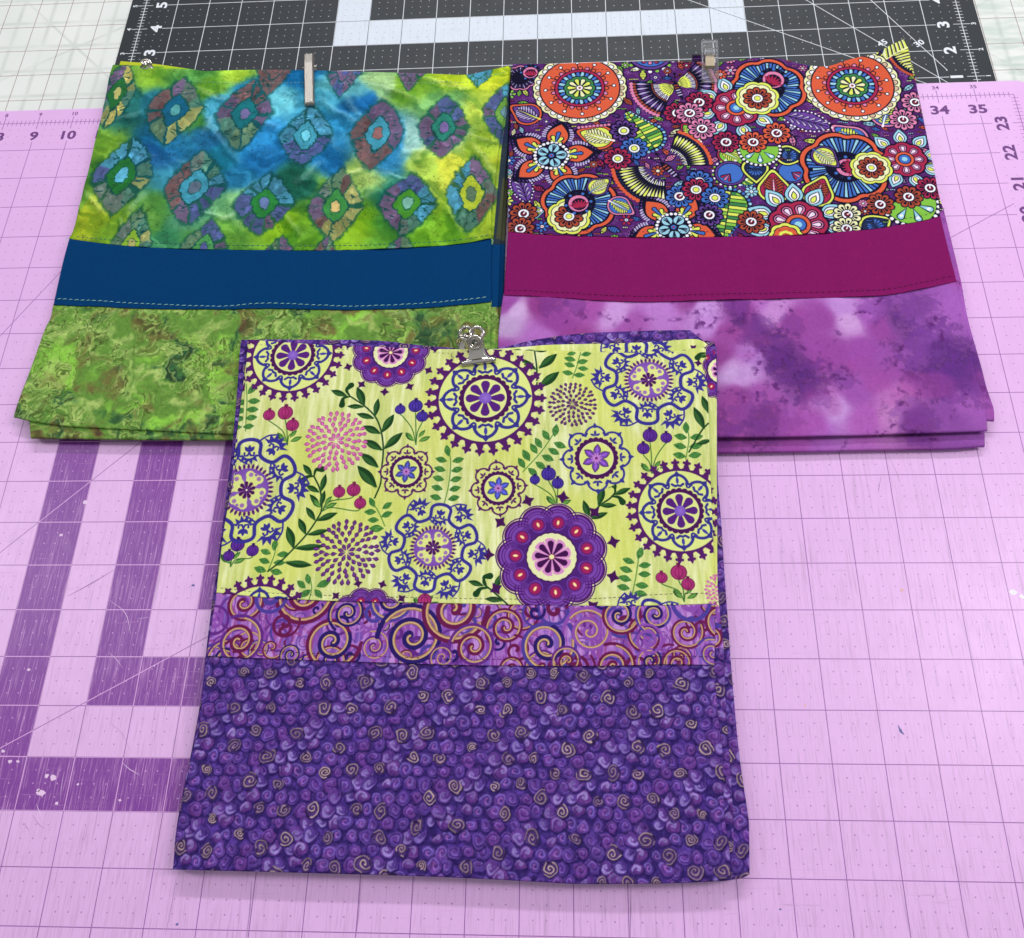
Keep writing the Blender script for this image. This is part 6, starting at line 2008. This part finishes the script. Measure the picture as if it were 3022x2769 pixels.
v, f = arm([(0, -.085, .3), (.012, -.05, .5), (.035, -.015, .8), (.07, 0, 1), (L * .5, .012, 1), (L * .8, .03, 1), (L - .03, .012, 1), (L, -.012, .6)], w2, .075, .018)
mesh('upper_jaw', frame_xf(v, o, ax, ay, az), f, brushed, C1, False)
v, f = arm([(.02, -.42, .4), (.08, -.44, 1), (L * .6, -.40, 1), (L * .78, -.30, 1), (L, -.40, .8)], w2 * .9, .05, .018)
mesh('lower_jaw', frame_xf(v, o, ax, ay, az), f, brushed, C1, False)
v, f = tubem([(-.185, L * .78, -.10), (.185, L * .78, -.10)], .022, 10)
h1, f1 = tubem([(-.20, L * .78, -.10), (-.17, L * .78, -.10)], .034, 10); h2, f2 = tubem([(.17, L * .78, -.10), (.20, L * .78, -.10)], .034, 10)
v, f = merge([(v, f), (h1, f1), (h2, f2)])
mesh('pivot_pin', frame_xf(v, o, ax, ay, az), f, nickel, C1)
v, f = tubem([(.07 * math.cos(a) * 0 + .0, L * .78 + .09 * math.cos(a), -.2 + .09 * math.sin(a)) for a in np.linspace(0, 2 * PI, 18)], .03, 8)
mesh('spring', frame_xf(v, o, ax, ay, az), f, dark_in, C1)


def sewing_clip(o, q, body, label, width=.225):
    ax, ay, az, L = axes(o, q); o = np.array(o)
    c = thing('sewing_clip', tuple(o), label, 'clip')
    # upper jaw: plate with a raised rim and two cheeks
    p = [boxm(-width, width, 0, L, -.035, .0, .012), boxm(-width, -width + .035, .05, L - .01, -.0, .055, .01), boxm(width - .035, width, .05, L - .01, 0, .055, .01),
         boxm(-width + .03, width - .03, L - .07, L - .012, -.001, .05, .01), boxm(-.14, .14, L * .55, L * .80, .0, .05, .012)]
    v, f = merge(p)
    v = np.array(v); v[:, 2] += v[:, 1] * .10
    mesh('upper_jaw', frame_xf(v, o, ax, ay, az), f, body, c, False)
    v, f = merge([boxm(-width, width, .0, L, -.50, -.46, .012)])
    v = np.array(v); v[:, 2] -= v[:, 1] * .03
    mesh('lower_jaw', frame_xf(v, o, ax, ay, az), f, body, c, False)
    # steel band bent round the heel
    P = []
    for (y_, z_) in ((L * .33, .05), (L * .36, .095), (L * .50, .12), (L * .62, .135), (L * .67, .09), (L * .70, -.1), (L * .70, -.35), (L * .64, -.52), (L * .40, -.56)):
        P.append((y_, z_))
    V = []
    for (y_, z_) in P:
        V += [(-.125, y_, z_), (.125, y_, z_), (.125, y_ - .0, z_ - .014), (-.125, y_ - .0, z_ - .014)]
    f = [[i * 4 + k, i * 4 + (k + 1) % 4, i * 4 + 4 + (k + 1) % 4, i * 4 + 4 + k] for i in range(len(P) - 1) for k in range(4)] + [[3, 2, 1, 0], [len(V) - 4, len(V) - 3, len(V) - 2, len(V) - 1]]
    mesh('spring_band', frame_xf(V, o, ax, ay, az), f, tan, c, False)
    return c


sewing_clip(px2w(2096, 243, .42), px2w(2093, 124, .52), clear, 'small clear plastic sewing clip with steel band on the flower doodle print')
sewing_clip(px2w(2068, 235, .20), px2w(2062, 170, .22), purplep, 'see-through purple sewing clip half hidden beside the clear clip', .20)


def ring(c, nrm, R, r, n=28, m=12, sq=1.0):
    nrm = np.array(nrm, float); nrm /= np.linalg.norm(nrm)
    a = np.cross(nrm, [0, 0, 1.0]) if abs(nrm[2]) < .9 else np.cross(nrm, [0, 1.0, 0]); a /= np.linalg.norm(a); b = np.cross(nrm, a)
    return tubem([np.array(c) + R * (math.cos(t) * a + sq * math.sin(t) * b) for t in np.linspace(0, 2 * PI, n, endpoint=False)], r, m, True)


def lever(parent, o, ax, ay, az, flip, name, eye, nrm, ymid, zmid):
    """one half of a bulldog clip: rolled jaw, curved neck, handle with a pierced round eye"""
    s_ = -1 if flip else 1
    jaw, fj = tubem([(x_, 0, s_ * .0) for x_ in np.linspace(-.40, .40, 9)], .068, 16)
    V, n = [], 9
    prof = [(0.0, .03, .30), (.05, .075, .25), (.10, .11, .205), (.18, .17, .185), (.26, .24, .18), (.32, .31, .175)]
    for (y_, z_, wd) in prof:
        for k in range(n):
            x_ = -wd + 2 * wd * k / (n - 1)
            V.append((x_, y_ + .01, s_ * (z_ + .035 - .10 * (x_ / .2) ** 2 * min(1, y_ * 5))))
    m = len(prof); W_ = V + [(a, b, c - s_ * .018) for a, b, c in V]
    f = [[i * n + k, i * n + k + 1, (i + 1) * n + k + 1, (i + 1) * n + k] for i in range(m - 1) for k in range(n - 1)]
    f += [[q + m * n for q in t][::-1] for t in f]
    bd = [k for k in range(n)] + [i * n + n - 1 for i in range(1, m)] + [(m - 1) * n + k for k in range(n - 2, -1, -1)] + [i * n for i in range(m - 2, 0, -1)]
    f += [[bd[i], bd[(i + 1) % len(bd)], bd[(i + 1) % len(bd)] + m * n, bd[i] + m * n] for i in range(len(bd))]
    v, f = merge([(jaw, fj), (W_, f)])
    mesh(name, frame_xf(v, o, ax, ay, az), f, nickel, parent)
    e = np.array(eye)
    r1 = ring(e, nrm, .150, .044, sq=.95)
    d1 = ring(e, nrm, .095, .030, sq=.95) if not flip else ring(e, nrm, .148, .046, sq=.95)
    # flat web between the eye and the neck
    a0 = frame_xf([(0, .30, s_ * .32)], o, ax, ay, az)[0]
    path = [a0 + (e - a0) * t for t in np.linspace(0, .75, 5)]
    web = tubem(path, [.09, .085, .08, .085, .09], 12)
    mesh('handle', *merge([r1, d1, web]), nickel, parent)


def bulldog(o, q, zdn, eyes, nrms, label):
    ax, ay, az, L = axes(o, q); o = np.array(o)
    c = thing('bulldog_clip', tuple(o), label, 'clip')
    lever(c, o, ax, ay, az, False, 'front_jaw', eyes[0], nrms[0], 0, 0)
    lever(c, o - az * zdn, ax, ay, az, True, 'rear_jaw', eyes[1], nrms[1], 0, 0)
    cy = frame_xf([(x_, .30, -zdn / 2) for x_ in (-.19, .19)], o, ax, ay, az)
    mesh('spring', *tubem(cy, .085, 14), nickel, c)
    return c


hf = .72
bulldog(px2w(1412, 1067, hf + .06), px2w(1405, 1010, hf + .06), .34, [px2w(1401, 1011, hf + .42), px2w(1407, 984, hf + .16)], [(0, -.75, .65), (.05, -.35, .93)],
        'nearer shiny bulldog clip gripping the top edge of the lime print')
bulldog(px2w(1384, 1042, hf - .12), px2w(1381, 1006, hf - .12), .26, [px2w(1366, 1014, hf + .04), px2w(1376, 984, hf + .05)], [(-.5, -.75, .45), (.15, -.45, .88)],
        'second bulldog clip half hidden behind the nearer one, under the lime print edge')
bulldog(px2w(448, 240, .10), px2w(440, 200, .10), .10, [px2w(430, 190, .12), px2w(428, 196, .02)], [(0, -.2, .95), (0, -.2, .95)],
        'bulldog clip with only its ring showing behind the yellow hem, top left')
